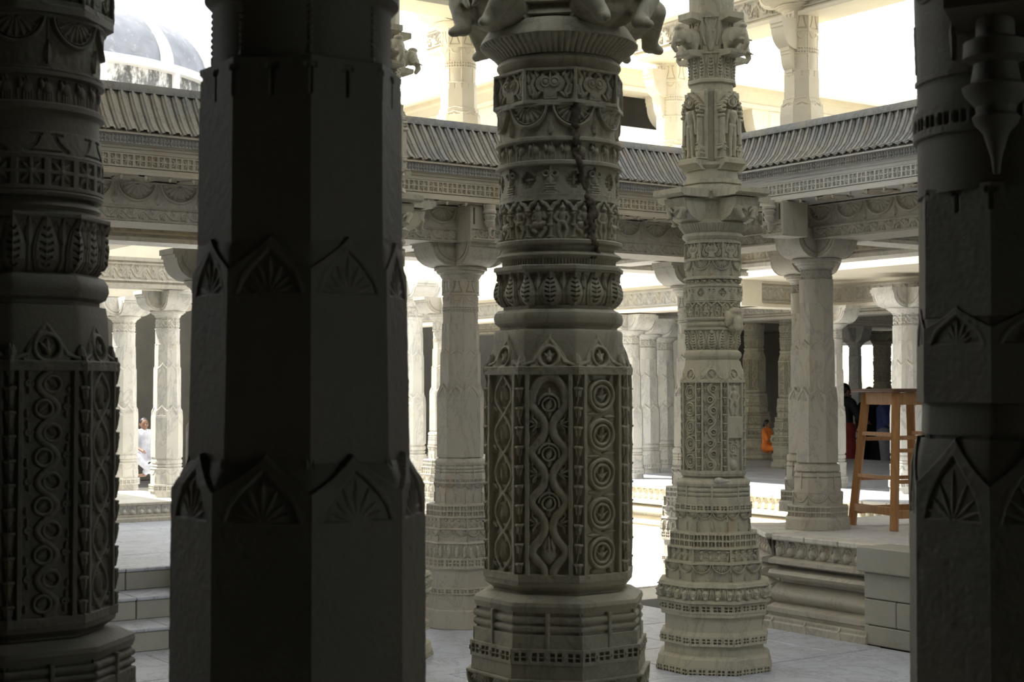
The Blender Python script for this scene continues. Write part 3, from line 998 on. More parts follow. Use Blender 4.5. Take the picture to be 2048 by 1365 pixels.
# left platform, three steps, second plinth
platL = struct('platform_terrace', gprism([(-3,-9.80),(6.0,-9.80),(6.0,-30),(-3,-30)], 0, HL-.012), 'joint', 'grey stone terrace at the head of the three steps')
pave(platL, .2, 6.0, -16.0, -9.80, HL, 'floor', 1.4, .9)
st = empty('stair', G(2.0, -9.05), GA)
st['label'] = 'three low stone steps up to the left terrace'; st['kind'] = 'structure'
for i in range(3):
    a = 0.0
    top = (i+1)*HL/3
    for w in ((.75,.95,.8) if i % 2 else (1.05,.72,.73)):
        link('step_block', box('step_block', a+.003, a+w-.003, i*.37, .78, i*HL/3, top-.022, .006), st, 'block')
        link('tread_slab', box('tread_slab', a+.003, a+w-.003, i*.37-.008, min(.78, i*.37+.40), top-.021, top-.0005, .005), st, 'floor')
        a += w
plinth2 = struct('platform_plinth', gprism([(-1,-13.25),(6.0,-13.25),(6.0,-29),(-1,-29)], HL-.012, HL+.14), 'white_marble', 'second low marble plinth behind the terrace')
ptop = empty('plinth_front', G(1.5,-13.25,HL), GA); ptop['label'] = 'carved scroll front of the low plinth below the white pillars'; ptop['kind'] = 'structure'
link('moulding', fixn(mesh('moulding', *sweep_vf([(-.02,0),(.09,0),(.09,.03),(.06,.04),(.06,.055),(.03,.065),(.03,.14),(.06,.145),(.06,.165),(-.02,.165)], 0, 4.4))), ptop, 'tan_marble')
pm = flat_panel('leaf_relief', .22*300, .075*300, m_leafscroll, 6, 1.2, 1/300.0, n=3)
for i in range(19): link('leaf_relief', pm, ptop, 'white_marble', (.12+i*.23, -.032, .066))
rb = fixn(mesh('base_rib', *joinvf([beam_vf((0,-.05,.16), (0,-.05,.05), .02, .03), beam_vf((0,-.07,.05), (0,-.1,0), .02, .03, .05, .02)])))
for i in range(6): link('base_rib', rb, ptop, 'white_marble', (.7*i+.4+(.25 if i % 2 else 0), -.005, 0))

# block pier beside the platform
pier = empty('stone_pier', G(7.40,-6.73), R(-55))
tag(pier, 'squat grey pier of mortared stone blocks with a projecting coping slab', 'pier')
link('mortar_core', box('mortar_core', .012, 1.6, .012, .2, 0, .50, .002), pier, 'joint')
zz = 0.0
for rowh, ws in ((.125, (.55,.5,.5)), (.165, (.26,.62,.67)), (.165, (.40,.58,.57)), ):
    a = 0
    for w in ws:
        link('block', box('block', a+.003, a+w-.003, .0+rnd.uniform(0,.004), .19, zz+.003, zz+rowh-.003, .006), pier, 'block')
        a += w
    zz += rowh
a = 0
for w in (.62, .5, .5):
    link('coping_slab', box('coping_slab', a-.03+.002, a+w-.032, -.035, .24, zz+.002, HP-.045+.02+.02, .008), pier, 'block')
    a += w

# ================================================================== THE PILLARS
def collar(p, ys, hw, res, mat=None):
    """collar, double roll with straps, plain drop"""
    y0, y1, y2 = ys
    p.lathe('collar', [(y0-2, hw*.86), (y0+(y1-y0)*.35, hw*.985), (y0+(y1-y0)*.6, hw), (y1, hw*.98), (y1, hw*.94)], 'oct', mat)
    p.relief('strap_rolls', [(y1, hw), (y2, hw)], 'oct', m_strap, hw*.05, res, mat=mat)
# ---------------------------------------------------------------- the big carved pillar
P = Pillar('carved_pillar', 'large dark carved marble pillar with ring vine panels and a zigzag mortar repair', 1118, 4.2, 0, 'grey_marble')
P.lathe('capital_block', [(-2620,170),(-60,170),(-58,140),(8,140),(10,148),(18,148),(19,132),(26,132),(27,146),(35,146),(36,128),(56,138),(62,112)], 'oct')
P.lathe('capital_dish', [(58,118),(66,140),(90,156),(97,158)], 'round')
P.relief('fluted_dish', [(97,159),(104,153),(112,141),(120,131),(129,123)], 'round', m_flutes, 5, 1.1, n=9)
P.lathe('neck_roll', [(129,116),(132,120),(137,124.5),(142,125),(148,121),(155,112),(160,112)], 'round')
P.relief('mask_frieze', [(160,131),(228,131)], 'oct', m_kirti, 11, .8)
P.relief('lotus_frieze', [(228,125),(294,124)], 'round', m_lotus, 11, .8, off=22.5, n=1, rf=.46)
P.lathe('rim', [(293,124),(294,127),(299,127),(301,123)], 'round')
P.relief('elephant_frieze', [(300,124),(338,124)], 'round', m_elephants, 8, .75, n=3)
P.lathe('rim', [(337,123),(339,127),(345,127),(347,116)], 'round')
P.relief('flower_drum', [(347,116),(403,116)], 'round', m_cross, 7, .8)
P.relief('figure_frieze', [(402,126),(490,125)], 'round', m_niches, 13, .7)
P.lathe('rim', [(489,124),(491,127),(497,126),(501,112),(507,110),(510,113),(516,124),(519,125),(523,119),(527,112)], 'round')
P.relief('fluted_neck', [(526,114),(539,114)], 'round', m_flutes, 3, .9, n=14)
P.lathe('rim', [(538,128),(540,131.5),(547,131.5),(549,126)], 'oct')
P.relief('leaf_vase', [(547,128),(556,125),(566,126),(585,131),(597,131),(609,124),(617,115)], 'oct', m_leafband, 9, .75)
P.lathe('vase_foot', [(616,112),(623,112),(624,122),(630,129),(640,131.5),(650,129),(656,121),(657,119),(662,119),(663,127),(668,130),(688,130),(738,137)], 'oct')
P.relief('crest', [(672,134),(700,140),(726,148),(738,150)], 'oct', m_crest, 7, .75, core=False)
P.relief('carved_shaft', [(737,150),(1149,150)], 'oct', m_shaft_heart, 11, .8,
         special={-1: m_shaft_buds, 1: m_shaft_rings, 2: m_shaft_buds, -2: m_shaft_rings})
P.lathe('shaft_foot', [(1147,149),(1158,148.5),(1167,136),(1172,131),(1188,131)], 'oct')
collar(P, (1176, 1205, 1274), 171, 1.0)
P.relief('tick_band', [(1273,176),(1303,176)], 'oct', m_tick, 8, .9)
P.relief('lotus_tier', [(1302,173),(1332,174)], 'oct', m_plain, 5, 4)
P.relief('lotus_tier', [(1330,184),(1400,184)], 'oct', m_lotus, 8, 1.1)
P.lathe('stepped_base', [(1399,190),(1441,190),(1442,202),(1505,202),(1506,214),(1585,214),(1586,250),(1660,250),(1661,228),(1735,228),(1736,214),(1800,214),(1805,233),(1850,233),(1852,217),(1890,217),(1895,248),(2060,250)], 'oct')
dw = dwarf_mesh('bracket_dwarf', .225)
for k in (-1, 1, 3, -3):
    a = link('bracket_dwarf', dw, P.o, 'grey_marble', (0,0,P.z(86)), R(45*k))
    a.location = (math.sin(R(45*k))*.085, -math.cos(R(45*k))*.085, P.z(92))
    a['label'] = 'crouching dwarf holding up the capital'
    v, f = bracket_vf(120*P.s, 110*P.s, 165*P.s, P.z(70), P.z(-110))
    link('bracket_console', fixn(mesh('bracket_console', v, f)), P.o, 'grey_marble', (0,0,0), R(45*k))
# dark mortar squeezed out along the crack
pts = [(1146,232,7),(1150,252,7),(1147,275,6),(1150,300,7),(1147,318,9),(1158,340,9),(1160,362,10),(1168,385,9),(1172,410,11),(1178,436,12),(1176,462,10),(1180,486,9),(1186,506,8),(1184,528,6)]
rv = random.Random(5)
mp = []
for i in range(len(pts)-1):
    for t in [q/7 for q in range(7)]:
        w = pts[i][2]*.8
        x = pts[i][0]*(1-t)+pts[i+1][0]*t+rv.uniform(-w, w); y = pts[i][1]*(1-t)+pts[i+1][1]*t+rv.uniform(-3, 3); r = rv.uniform(3.0, 7.0)
        rad = 131 if y < 228 else 125 if y < 292 else 127 if y < 300 else 121 if y < 338 else 127 if y < 347 else 115 if y < 402 else 122 if y < 489 else 125 if y < 500 else 111 if y < 509 else 120
        an = math.asin((x-1118)/rad)+R(10)
        rad -= 1.5
        mp.append((Vector((math.sin(an)*rad*P.s, -math.cos(an)*rad*P.s, P.z(y))), (r*P.s, r*P.s*.9, r*rv.uniform(.9, 1.7)*P.s)))
ro = link('mortar_repair', blob('mortar_repair', mp, .0028, 0), P.o, 'mortar'); ro['label'] = 'dark lumpy mortar filling a zigzag crack'

# ---------------------------------------------------------------- left carved pillar, its shade put into the stone colour
L = Pillar('carved_pillar', 'shaded carved marble pillar with scrolling vine panels beside the plain octagonal pillar', 40, 3.36, 0, 'shaded_marble')
L.lathe('capital_block', [(-560,215),(-200,215),(-190,150),(-60,150)], 'oct')
L.relief('mask_frieze', [(-60,174),(42,174)], 'oct', m_kirti, 11, 1.2)
L.lathe('rim', [(38,172),(42,175),(56,175),(60,160)], 'oct')
L.relief('lotus_frieze', [(58,163),(166,160)], 'round', m_lotus, 12, 1.2, off=22.5, n=1, rf=.46)
L.lathe('rim', [(165,154),(168,160),(175,160),(178,152)], 'round')
L.relief('elephant_frieze', [(176,156),(228,156)], 'round', m_elephants, 9, 1.1, n=3)
L.lathe('rim', [(226,154),(230,160),(240,160),(246,150),(300,149)], 'round')
L.relief('petal_band', [(282,154),(330,159)], 'round', m_bells, 6, 1.2)
L.relief('lattice_band', [(328,159),(395,159)], 'round', m_squares, 7, 1.2, n=2)
L.lathe('rim', [(394,156),(400,160),(406,156),(408,140),(416,150),(424,154),(432,148),(440,150)], 'round')
L.relief('leaf_vase', [(440,170),(456,170),(470,165),(500,168),(530,166),(545,155),(556,143)], 'oct', m_leafband, 8, 1.1)
L.lathe('vase_foot', [(552,146),(558,160),(570,168),(585,170),(600,164),(606,152),(614,152),(616,164),(640,168),(727,172)], 'oct')
L.relief('crest', [(640,170),(700,184),(728,190)], 'oct', m_crest, 9, 1.1, core=False)
vine10 = lambda c, D: m_shaft_vine(c, D, 46, 10)
L.relief('carved_shaft', [(726,190),(1232,190)], 'oct', vine10, 10, 1.0,
         special={1: vine10, 2: lambda c, D: m_shaft_buds(c, D, 46)})
L.lathe('shaft_foot', [(1230,189),(1242,187),(1252,172),(1256,166),(1270,166)], 'oct')
collar(L, (1262, 1298, 1370), 226, 1.4)
L.lathe('stepped_base', [(1368,228),(1420,230),(1421,245),(1500,245),(1502,262),(1600,262),(1602,300),(1800,300),(1801,282),(1950,282),(1960,315),(2300,320)], 'oct')

# ---------------------------------------------------------------- plain octagonal pillars, shade put into the stone colour
A = Pillar('plain_pillar', 'plain shaded octagonal pillar standing before the court with worn lotus tips', 602, 2.6, 0, 'shaded_marble')
A.lathe('upper_drum', [(-420,240),(-60,240),(-58,200),(0,194),(14,194),(26,182),(34,178),(152,178)], 'round')
A.relief('pearl_drum', [(30,181),(152,181)], 'round', m_pearls, 6, 1.5, core=False)
A.relief('fluted_shaft', [(150,197),(172,197),(512,199)], 'oct', m_arches, 6, 2.2, n=2)
A.lathe('mid_shaft', [(498,200),(512,203),(966,213)], 'oct')
A.relief('lotus_facet', [(488,207),(966,216)], 'oct', lambda c, D: m_lotustip(c, D, .13), 5, 2.0, core=False)
A.lathe('lower_shaft', [(915,214),(945,232),(985,242),(1900,247)], 'oct')
A.relief('lotus_facet', [(900,226),(960,246),(1900,250)], 'oct', lambda c, D: m_lotustip(c, D, .072), 8, 2.4, core=False)
E = Pillar('plain_pillar', 'plain shaded octagonal pillar with a pendant bud under its bracket', 2040, 2.8, 0, 'shaded_marble')
E.lathe('upper_drum', [(-420,250),(-60,250),(-58,202),(180,196),(395,196)], 'round')
E.relief('lotus_drum', [(-60,206),(172,203)], 'round', m_lotus, 10, 2.0, off=22.5, n=1, rf=.46)
E.relief('tick_band', [(226,204),(282,204)], 'round', m_tick, 7, 1.6, n=4, rows=1)
E.relief('fluted_shaft', [(386,199),(640,201)], 'oct', m_arches, 6, 2.2, n=2)
E.lathe('mid_shaft', [(630,200),(800,201),(803,196),(880,198),(960,206)], 'oct')
E.relief('lotus_facet', [(618,204),(806,206)], 'oct', lambda c, D: m_lotustip(c, D, .22), 5, 2.0, core=False)
E.lathe('lower_shaft', [(876,206),(905,214),(940,219),(1900,224)], 'oct')
E.relief('lotus_facet', [(868,212),(930,223),(1900,226)], 'oct', lambda c, D: m_lotustip(c, D, .09), 8, 2.4, core=False)
pd = E.lathe('pendant_bud', [(-60,30),(60,34),(120,36),(130,58),(160,60),(170,40),(205,46),(214,62),(228,58),(250,38),(262,36),(270,44),(282,40),(300,24),(345,10),(375,6)], 'round')
pd.location = (math.sin(R(-18))*.205, -math.cos(R(-18))*.205, 0)
fb = fixn(mesh('bracket_arm', *sweep_vf([(0,0),(.28,.05),(.30,.5),(0,.5)], -.07, .07)))
o = link('bracket_arm', fb, E.o, 'shaded_marble', (0,0,E.z(130)), R(-18))

# ---------------------------------------------------------------- tall court pillar with deities (and its twin)
B = Pillar('deity_pillar', 'tall pale carved pillar with standing deities and a broken elephant head', 1426, 9.0, 0, 'grey_marble')
b = B
rs = .55
b.lathe('capital_shaft', [(-835,60),(-40,60),(-38,47),(38,47)], 'oct')
b.relief('bracket_drum', [(36,50),(113,50)], 'oct', m_heads, 5, rs, n=1)
b.relief('leaf_vase', [(113,50),(122,51),(150,49),(166,49)], 'oct', m_leafband, 4, rs, n=2)
b.lathe('rim', [(164,47),(167,50),(172,50),(174,45)], 'oct')
b.lathe('statue_core', [(172,44),(330,46),(331,58),(337,60),(342,56),(344,52),(362,54),(364,60),(372,61),(374,57),(378,63),(390,66)], 'oct')
def deity(c, D):
    W, H = c.W, c.H
    c.h[:] = -D*2
    c.petal(0, -H*.55, R(90), H*1.52, W*.46, D*1.9, -D*2, .62)
    for i in range(16):
        t = i/15; a = R(10+160*t)
        c.ell(W*.40*math.cos(a), H*.55+H*.36*math.sin(a), W*.08, W*.08, D*.8)
    for sx in (-1, 1):
        c.cap(sx*W*.36, H*.04, sx*W*.36, H*.58, W*.075, W*.06, .9)
        figure(c, sx*W*.36, H*.66, H*.16, D, sx, True)
        figure(c, sx*W*.34, H*.02, H*.22, D, sx)
    c.ring(0, H*.80, W*.17, W*.05, D*.7)
    h = H*.88
    for sx in (-1, 1):
        c.poly([(sx*W*.07, H*.47), (sx*W*.10, H*.25), (sx*W*.09, H*.05)], W*.10, 1.1, D*.2, W*.06)
        c.poly([(sx*W*.15, H*.68), (sx*W*.24, H*.52), (sx*W*.20+sx*W*.06, H*.36)], W*.065, 1.1, D*.2, W*.045)
        c.cap(sx*W*.09, H*.05, sx*W*.13, H*.03, W*.06, W*.05, 1, D*.3)
    c.ell(0, H*.47, W*.17, H*.06, D*1.0); c.cap(0, H*.50, 0, H*.64, W*.12, W*.17, 1.1, D*.25)
    c.ell(0, H*.80, W*.095, H*.065, D*1.1); c.petal(0, H*.82, R(90), H*.12, W*.08, D)
    c.rect(-W*.5, W*.5, -9, H*.02, D)
cw = Cv(48, 140, .5); deity(cw, 8); cw.wear(.25)
hh = np.pad(cw.h, 1, mode='edge'); hh[0,:] = hh[-1,:] = -18; hh[:,0] = hh[:,-1] = -18
uu = np.concatenate([[cw.u[0]], cw.u, [cw.u[-1]]]); vv = np.concatenate([[0], cw.v, [140]])
PP = np.zeros(hh.shape+(3,)); PP[...,0] = uu[None,:]*1.22; PP[...,1] = -(hh+56); PP[...,2] = vv[:,None]
dm = grid_mesh('deity_relief', PP*b.s)
pedm = fixn(mesh('pedestal', *sweep_vf([(30,0),(54,0),(58,6),(64,10),(68,12),(68,20),(62,22),(30,22)], -27, 27)))
pedm.transform(Matrix.Scale(b.s, 4))
el = elephant_mesh('elephant_bracket', 52*b.s)
dwb = dwarf_mesh('bracket_dwarf', 46*b.s)
slabm = fixn(mesh('abacus_arm', *sweep_vf([(10,0),(112,0),(112,2),(120,5),(120,15),(10,16)], -42, 42)))
slabm.transform(Matrix.Scale(b.s, 4))
corm = fixn(mesh('console_block', *sweep_vf([(30,0),(64,2),(84,12),(98,30),(102,46),(30,46)], -30, 30)))
corm.transform(Matrix.Scale(b.s, 4))
ebm = fixn(mesh('bracket_block', *sweep_vf([(30,0),(75,0),(78,4),(78,10),(40,14),(40,70),(72,74),(72,86),(30,86)], -20, 20)))
ebm.transform(Matrix.Scale(b.s, 4))
for k in (-1, 1, 3, -3):
    q = R(45*k)
    d_ = link('deity_relief', dm, b.o, 'grey_marble', (0,0,b.z(325)), q); d_['label'] = 'standing deity under a pierced arch'
    link('pedestal', pedm, b.o, 'grey_marble', (0,0,b.z(346)), q)
    e_ = link('elephant_bracket', el, b.o, 'grey_marble', (math.sin(q)*38*b.s, -math.cos(q)*38*b.s, b.z(112)), q); e_['label'] = 'elephant forequarters projecting as a bracket'
    link('bracket_block', ebm, b.o, 'grey_marble', (0,0,b.z(122)), q)
    link('abacus_arm', slabm, b.o, 'grey_marble', (0,0,b.z(402)), q)
    link('bracket_dwarf', dwb, b.o, 'grey_marble', (math.sin(q)*62*b.s, -math.cos(q)*62*b.s, b.z(447)), q)
    link('console_block', corm, b.o, 'grey_marble', (0,0,b.z(450)), q)
b.lathe('capital_core', [(388,62),(404,66),(406,58),(430,56),(446,60)], 'oct')
b.lathe('capital_dish', [(444,60),(450,66),(453,68)], 'round')
b.relief('fluted_dish', [(452,69),(458,66),(464,61),(470,56)], 'round', m_flutes, 2.5, rs, n=9)
b.lathe('neck_roll', [(469,56),(472,60),(476,61),(480,58),(484,54),(490,54)], 'round')
b.relief('mask_frieze', [(488,58.5),(524,58.5)], 'oct', m_kirti, 6, rs)
b.relief('lotus_frieze', [(523,57),(558,57)], 'round', m_lotus, 6, rs, n=1, off=22.5, rf=.46)
b.lathe('rim', [(557,56),(558,58.5),(561,58.5),(562,56)], 'round')
b.relief('elephant_frieze', [(560,57),(573,57)], 'round', m_elephants, 5.5, .45, n=3)
b.lathe('rim', [(572,56),(573,58.5),(576,58.5),(577,55)], 'round')
b.relief('flower_drum', [(576,56),(604,56)], 'round', m_cross, 4, .5)
b.relief('figure_frieze', [(603,58),(638,57.5)], 'round', m_niches, 7, .45)
b.lathe('rim', [(637,57),(639,59),(642,58),(644,53),(647,54),(650,58),(653,57),(656,53),(660,54)], 'round')
b.relief('leaf_vase', [(659,59),(664,59),(672,57),(688,58),(697,54),(702,51)], 'oct', m_leafband, 5, .5)
b.lathe('vase_foot', [(701,52),(703,55),(706,58.5),(711,59.5),(716,58),(719,55),(721,54),(724,57),(736,59),(762,63)], 'oct')
b.relief('crest', [(726,59),(748,65),(762,67.5)], 'oct', m_crest, 4, .5, core=False)
b.relief('carved_shaft', [(760,67.5),(946,67)], 'oct', lambda c, D: m_shaft_vine(c, D, 16, 8), 6.5, .5,
         special={1: lambda c, D: m_shaft_man(c, D, 16), -1: lambda c, D: m_shaft_rings(c, D, 16), 2: lambda c, D: m_shaft_buds(c, D, 16)})
b.lathe('shaft_foot', [(944,67),(950,66),(953,60),(962,60)], 'oct')
collar(b, (957, 970, 1006), 76, .6)
b.relief('tick_band', [(1005,79),(1019,79)], 'oct', m_tick, 4, .5)
b.relief('lotus_tier', [(1018,79),(1062,79)], 'oct', m_lotus, 6, .5, off=.5)
b.relief('square_tier', [(1061,89),(1090,89)], 'oct', m_squares, 6, .5, n=5)
b.relief('curl_tier', [(1089,94.5),(1119,94.5)], 'oct', m_curls, 7, .5)
b.relief('lotus_tier', [(1118,100),(1157,100)], 'oct', m_lotus, 7, .5)
b.lathe('rim', [(1154,98),(1157,112),(1161,113),(1163,106)], 'oct')
b.relief('mask_tier', [(1161,117),(1176,121),(1190,118)], 'oct', m_heads, 10, .6, n=4)
b.lathe('rim', [(1188,110),(1190,116),(1195,116),(1197,106)], 'oct')
b.relief('tick_band', [(1197,109),(1215,109)], 'oct', m_tick, 6, .5, n=4)
b.lathe('plain_drum', [(1213,108),(1222,108),(1223,100),(1252,100),(1257,105),(1260,109)], 'oct')
b.relief('tick_band', [(1259,109.5),(1278,109.5)], 'oct', m_tick, 5, .5, n=4)
b.lathe('plain_drum', [(1277,106),(1280,101.5),(1297,101.5),(1300,110),(1304,114),(1318,116)], 'oct')
b.relief('tick_band', [(1317,117),(1340,117)], 'oct', m_tick, 5, .5, n=5)
b.lathe('foot', [(1339,116),(1362,118)], 'oct')
eh = blob('elephant_head', [(Vector((0,0,.012)), (.046,.055,.058)), (Vector((0,-.025,.045)), (.036,.032,.026)), (Vector((0,-.045,-.01)), Vector((0,-.06,-.05)), .030, .024),
          (Vector((.042,.0,.005)), (.014,.038,.046)), (Vector((-.042,.0,.005)), (.014,.038,.046)), (Vector((0,0,-.04)), (.035,.04,.03))], .0045, 2)
eo = link('elephant_head', eh, b.o, 'grey_marble', (math.sin(R(46))*.165, -math.cos(R(46))*.165, b.z(642)), R(40)); eo['label'] = 'broken elephant head projecting from the drum'
lump = blob('stone_lump', [(Vector((0,0,0)), (.04,.03,.018)), (Vector((-.02,-.01,.005)), (.03,.03,.02))], .006, 2)
link('stone_lump', lump, b.o, 'tan_marble', (math.sin(R(18))*.19, -math.cos(R(18))*.19, b.z(960)), 0)
H2 = copy_tree(B.o)
H2.location = (WX(752, 9.3), 9.3, 0)
tag(H2, 'carved deity pillar mostly hidden behind the plain shaded octagonal pillar', 'pillar')
# upper beam that the tall pillars carry
def gbeam(name, p0, p1, z0, z1, w, mat, label, cat='beam', group=None):
    a, c = G(*p0), G(*p1)
    rz = math.atan2(c.y-a.y, c.x-a.x)
    o = empty(name, (a.x, a.y, z0), rz)
    tag(o, label, cat, group, 'structure')
    Ln = (c-a).length; h = z1-z0
    link('beam_body', fixn(mesh('beam_body', *sweep_vf([(-w/2,0),(w/2,0),(w/2,h*.12),(w/2-.02,h*.14),(w/2-.02,h*.86),(w/2,h*.88),(w/2,h),(-w/2,h),(-w/2,h*.88),(-w/2+.02,h*.86),(-w/2+.02,h*.14),(-w/2,h*.12)], 0, Ln))), o, mat)
    return o, Ln, h, w

# ---------------------------------------------------------------- colonnade pillars
def plain_spec(p, Y, hw, res=.7, tiers=None, crest=True, bells=True):
    """Y: list of levels (px): bracket top, dish, band0, band1, drum end, flute end, mid end, low end"""
    t, d0, b0, b1, dr, fl, md, lo = Y
    p.lathe('dish', [(d0-2, hw*1.15), (d0, hw*1.42), (d0+(b0-d0)*.22, hw*1.42), (d0+(b0-d0)*.25, hw*1.30), (d0+(b0-d0)*.45, hw*1.26), (d0+(b0-d0)*.6, hw*1.10), (d0+(b0-d0)*.65, hw*1.10), (b0, hw*.95)], 'round')
    p.relief('bell_band' if bells else 'scroll_band', [(b0-1, hw), (b1, hw)], 'oct', m_bells if bells else m_scroll, hw*.07 if bells else hw*.12, res, **({} if bells else {'n': 1}))
    p.relief('garland_drum', [(b1-1, hw*.97), (dr, hw*.96)], 'round', m_garland if bells else m_plain, hw*.06, res)
    p.relief('fluted_shaft', [(dr-1, hw*.99), (fl, hw)], 'oct', m_arches, hw*.04, res*1.4)
    p.lathe('mid_shaft', [(fl-2, hw*1.0), (fl+2, hw*1.05), (md+2, hw*1.07)], 'oct')
    p.relief('crest_facet', [(fl-10, hw*1.06), (md, hw*1.08)], 'oct', lambda c, D: m_lotustip(c, D, .10), hw*.03, res*1.4, core=False)
    p.lathe('lower_shaft', [(md-6, hw*1.08), (md+6, hw*1.19), (lo, hw*1.21)], 'oct')
    p.relief('lotus_facet', [(md-18, hw*1.17), (md+6, hw*1.24), (lo, hw*1.24)], 'oct', lambda c, D: m_lotustip(c, D, .11), hw*.05, res*1.2, core=False)
    p.lathe('neck', [(lo-1, hw*1.22), (lo+3, hw*1.12), (lo+9, hw*1.12)], 'oct')
    corbels(p, t, d0, hw*1.0, hw*2.35, hw*1.9)
    p.lathe('bracket_core', [(t, hw*1.25), (d0, hw*1.2)], 'oct')
Cc = Pillar('colonnade_pillar', 'slender pale marble pillar with bell band standing on a tall stepped carved base', 921, 10.6, 0, 'tan_marble', 'pillars of the colonnades and pavilions')
c_ = Cc
plain_spec(c_, (484, 537, 562, 592, 650, 708, 786, 914), 37.5, .65)
collar(c_, (917, 929, 956), 51, .6)
c_.relief('tick_band', [(955,51.5),(964,51.5)], 'oct', m_tick, 2, .5)
c_.relief('lotus_tier', [(963,53),(1008,53)], 'oct', m_lotus, 3.5, .6)
c_.relief('square_tier', [(1007,67),(1031,67)], 'oct', m_squares, 3.5, .6, n=4)
c_.relief('curl_tier', [(1030,72),(1054,72)], 'oct', m_curls, 4, .6)
c_.relief('lotus_tier', [(1053,76),(1079,76)], 'oct', m_lotus, 4, .6)
c_.relief('mask_tier', [(1078,80),(1084,84),(1110,82)], 'oct', m_heads, 6, .6, n=4)
c_.relief('tick_band', [(1109,78),(1131,78)], 'oct', m_tick, 3, .6, n=4)
c_.lathe('plain_drum', [(1130,77),(1135,72),(1168,72),(1170,76)], 'oct')
c_.relief('tick_band', [(1169,77),(1181,77)], 'oct', m_tick, 2.5, .6, n=4)
c_.lathe('foot', [(1180,74),(1211,74),(1214,77),(1262,79),(1300,80)], 'oct')
Dd = Pillar('colonnade_pillar', 'plain marble pillar with a scroll band standing at the edge of the platform', 1633, 10.95, HP, 'tan_marble', 'pillars of the colonnades and pavilions')
d_ = Dd
plain_spec(d_, (462, 520, 540, 562, 608, 690, 792, 924), 34.5, .65, bells=False)
d_.lathe('collar', [(926,38),(930,46),(934,47),(941,47),(943,42),(946,46),(952,48),(954,45),(957,48),(983,48)], 'oct')
d_.relief('lotus_tier', [(983,52.5),(1011,52.5)], 'oct', m_lotus, 3, .6, n=1)
d_.relief('square_tier', [(1010,62),(1034,62)], 'oct', m_squares, 3, .6, n=5)
d_.lathe('foot', [(1032,63),(1036,66),(1075,67)], 'oct')
strap = fixn(mesh('strap', *beam_vf((0,-46*d_.s,d_.z(976)), (0,-44*d_.s,d_.z(944)), .012, .012)))
for k in FRONT: link('strap', strap, d_.o, 'tan_marble', (0,0,0), R(45*k))
# slim white pillars of the far pavilions
Fp = Pillar('pavilion_pillar', 'slim white sunlit pillar on the low plinth, the farther of two', 248, 16.0, HL+.14, 'white_marble', 'pillars of the colonnades and pavilions')
f_ = Fp
plain_spec(f_, (597, 634, 645, 668, 696, 740, 826, 906), 23, .6, bells=False)
f_.lathe('collar', [(908,24),(911,28),(914,28.5),(917,28),(918,26),(921,28.5),(924,26),(926,28.5),(956,29)], 'oct')
f_.relief('lotus_tier', [(926,29.5),(957,30)], 'oct', m_lotus, 2.5, .5, n=1)
f_.relief('tick_band', [(956,32),(969,32)], 'oct', m_tick, 2, .5, n=3)
f_.lathe('foot', [(968,29),(1000,30)], 'oct')
def fcopy(src, x, d, z0, label, scale=1.0, group='pillars of the colonnades and pavilions', zs=None, mat=None):
    o = copy_tree(src)
    o.location = (WX(x, d), d, z0)
    o.scale = (scale, scale, zs or scale)
    for k in ('group',):
        if k in o: del o[k]
    tag(o, label, 'pillar', group)
    return o
fcopy(Fp.o, 335, 14.95, HL+.14, 'slim cream pillar at the front of the low plinth, the nearer of two')
F3 = fcopy(Dd.o, 420, 10.35, HL, 'dark pillar at the head of the three steps, mostly hidden')
fcopy(Cc.o, 1386, 12.5, 0, 'sunlit pillar on a stepped carved base behind the deity pillar')
fcopy(Dd.o, 1612, 12.5, HP, 'sunlit pillar right behind the platform edge pillar')
fcopy(Cc.o, 888, 17.2, 0, 'bright stepped pillar seen past the slender colonnade pillar')
fcopy(Fp.o, 822, 19.0, .45, 'shaded grey pillar with wide bracket across the court', 1.25)
fcopy(Fp.o, 1258, 17.0, HP, 'sunlit pillar at the edge of the far pavilion beside the ringed pillar', 1.05, zs=.905)
fcopy(Fp.o, 1292, 18.2, HP, 'shaded plain pillar between two others in the far pavilion', 1.12, zs=.905)
fcopy(Fp.o, 1326, 19.4, HP, 'farthest of three shaded plain pillars in the far pavilion', 1.15, zs=.905)
fcopy(Fp.o, 1812, 14.6, HP, 'pale plain pillar behind the wooden stool', 1.08, zs=.975)
fcopy(Fp.o, 1663, 15.4, HP, 'narrow sunlit pillar half hidden by the platform edge pillar', .95, zs=.91)
fcopy(Fp.o, 1710, 26.6, 0, 'dark far pillar with bracket against the bright gap', .95, zs=1.34)
K1 = fcopy(B.o, 1578, 19.2, HP, 'tan richly carved pillar in the far hall beside the person in orange', .72, zs=.80)
K2 = fcopy(B.o, 1508, 21.5, HP, 'dark carved pillar deep inside the far hall', .85)
K4 = fcopy(B.o, 1764, 27.0, 0, 'dark carved pillar in the far hall behind the wooden stool', .95)
for kk in (K1, K2, K4):
    for ch in list(kk.children):
        if ch.name.split('.')[0] in ('deity_relief', 'pedestal', 'elephant_bracket', 'bracket_block', 'bracket_drum', 'capital_shaft', 'statue_core', 'elephant_head', 'stone_lump') or (ch.location.z == 0 and ch.type == 'MESH' and max(v[2] for v in ch.bound_box) > 2.75):
            for g in list(ch.children): bpy.data.objects.remove(g)
            bpy.data.objects.remove(ch)
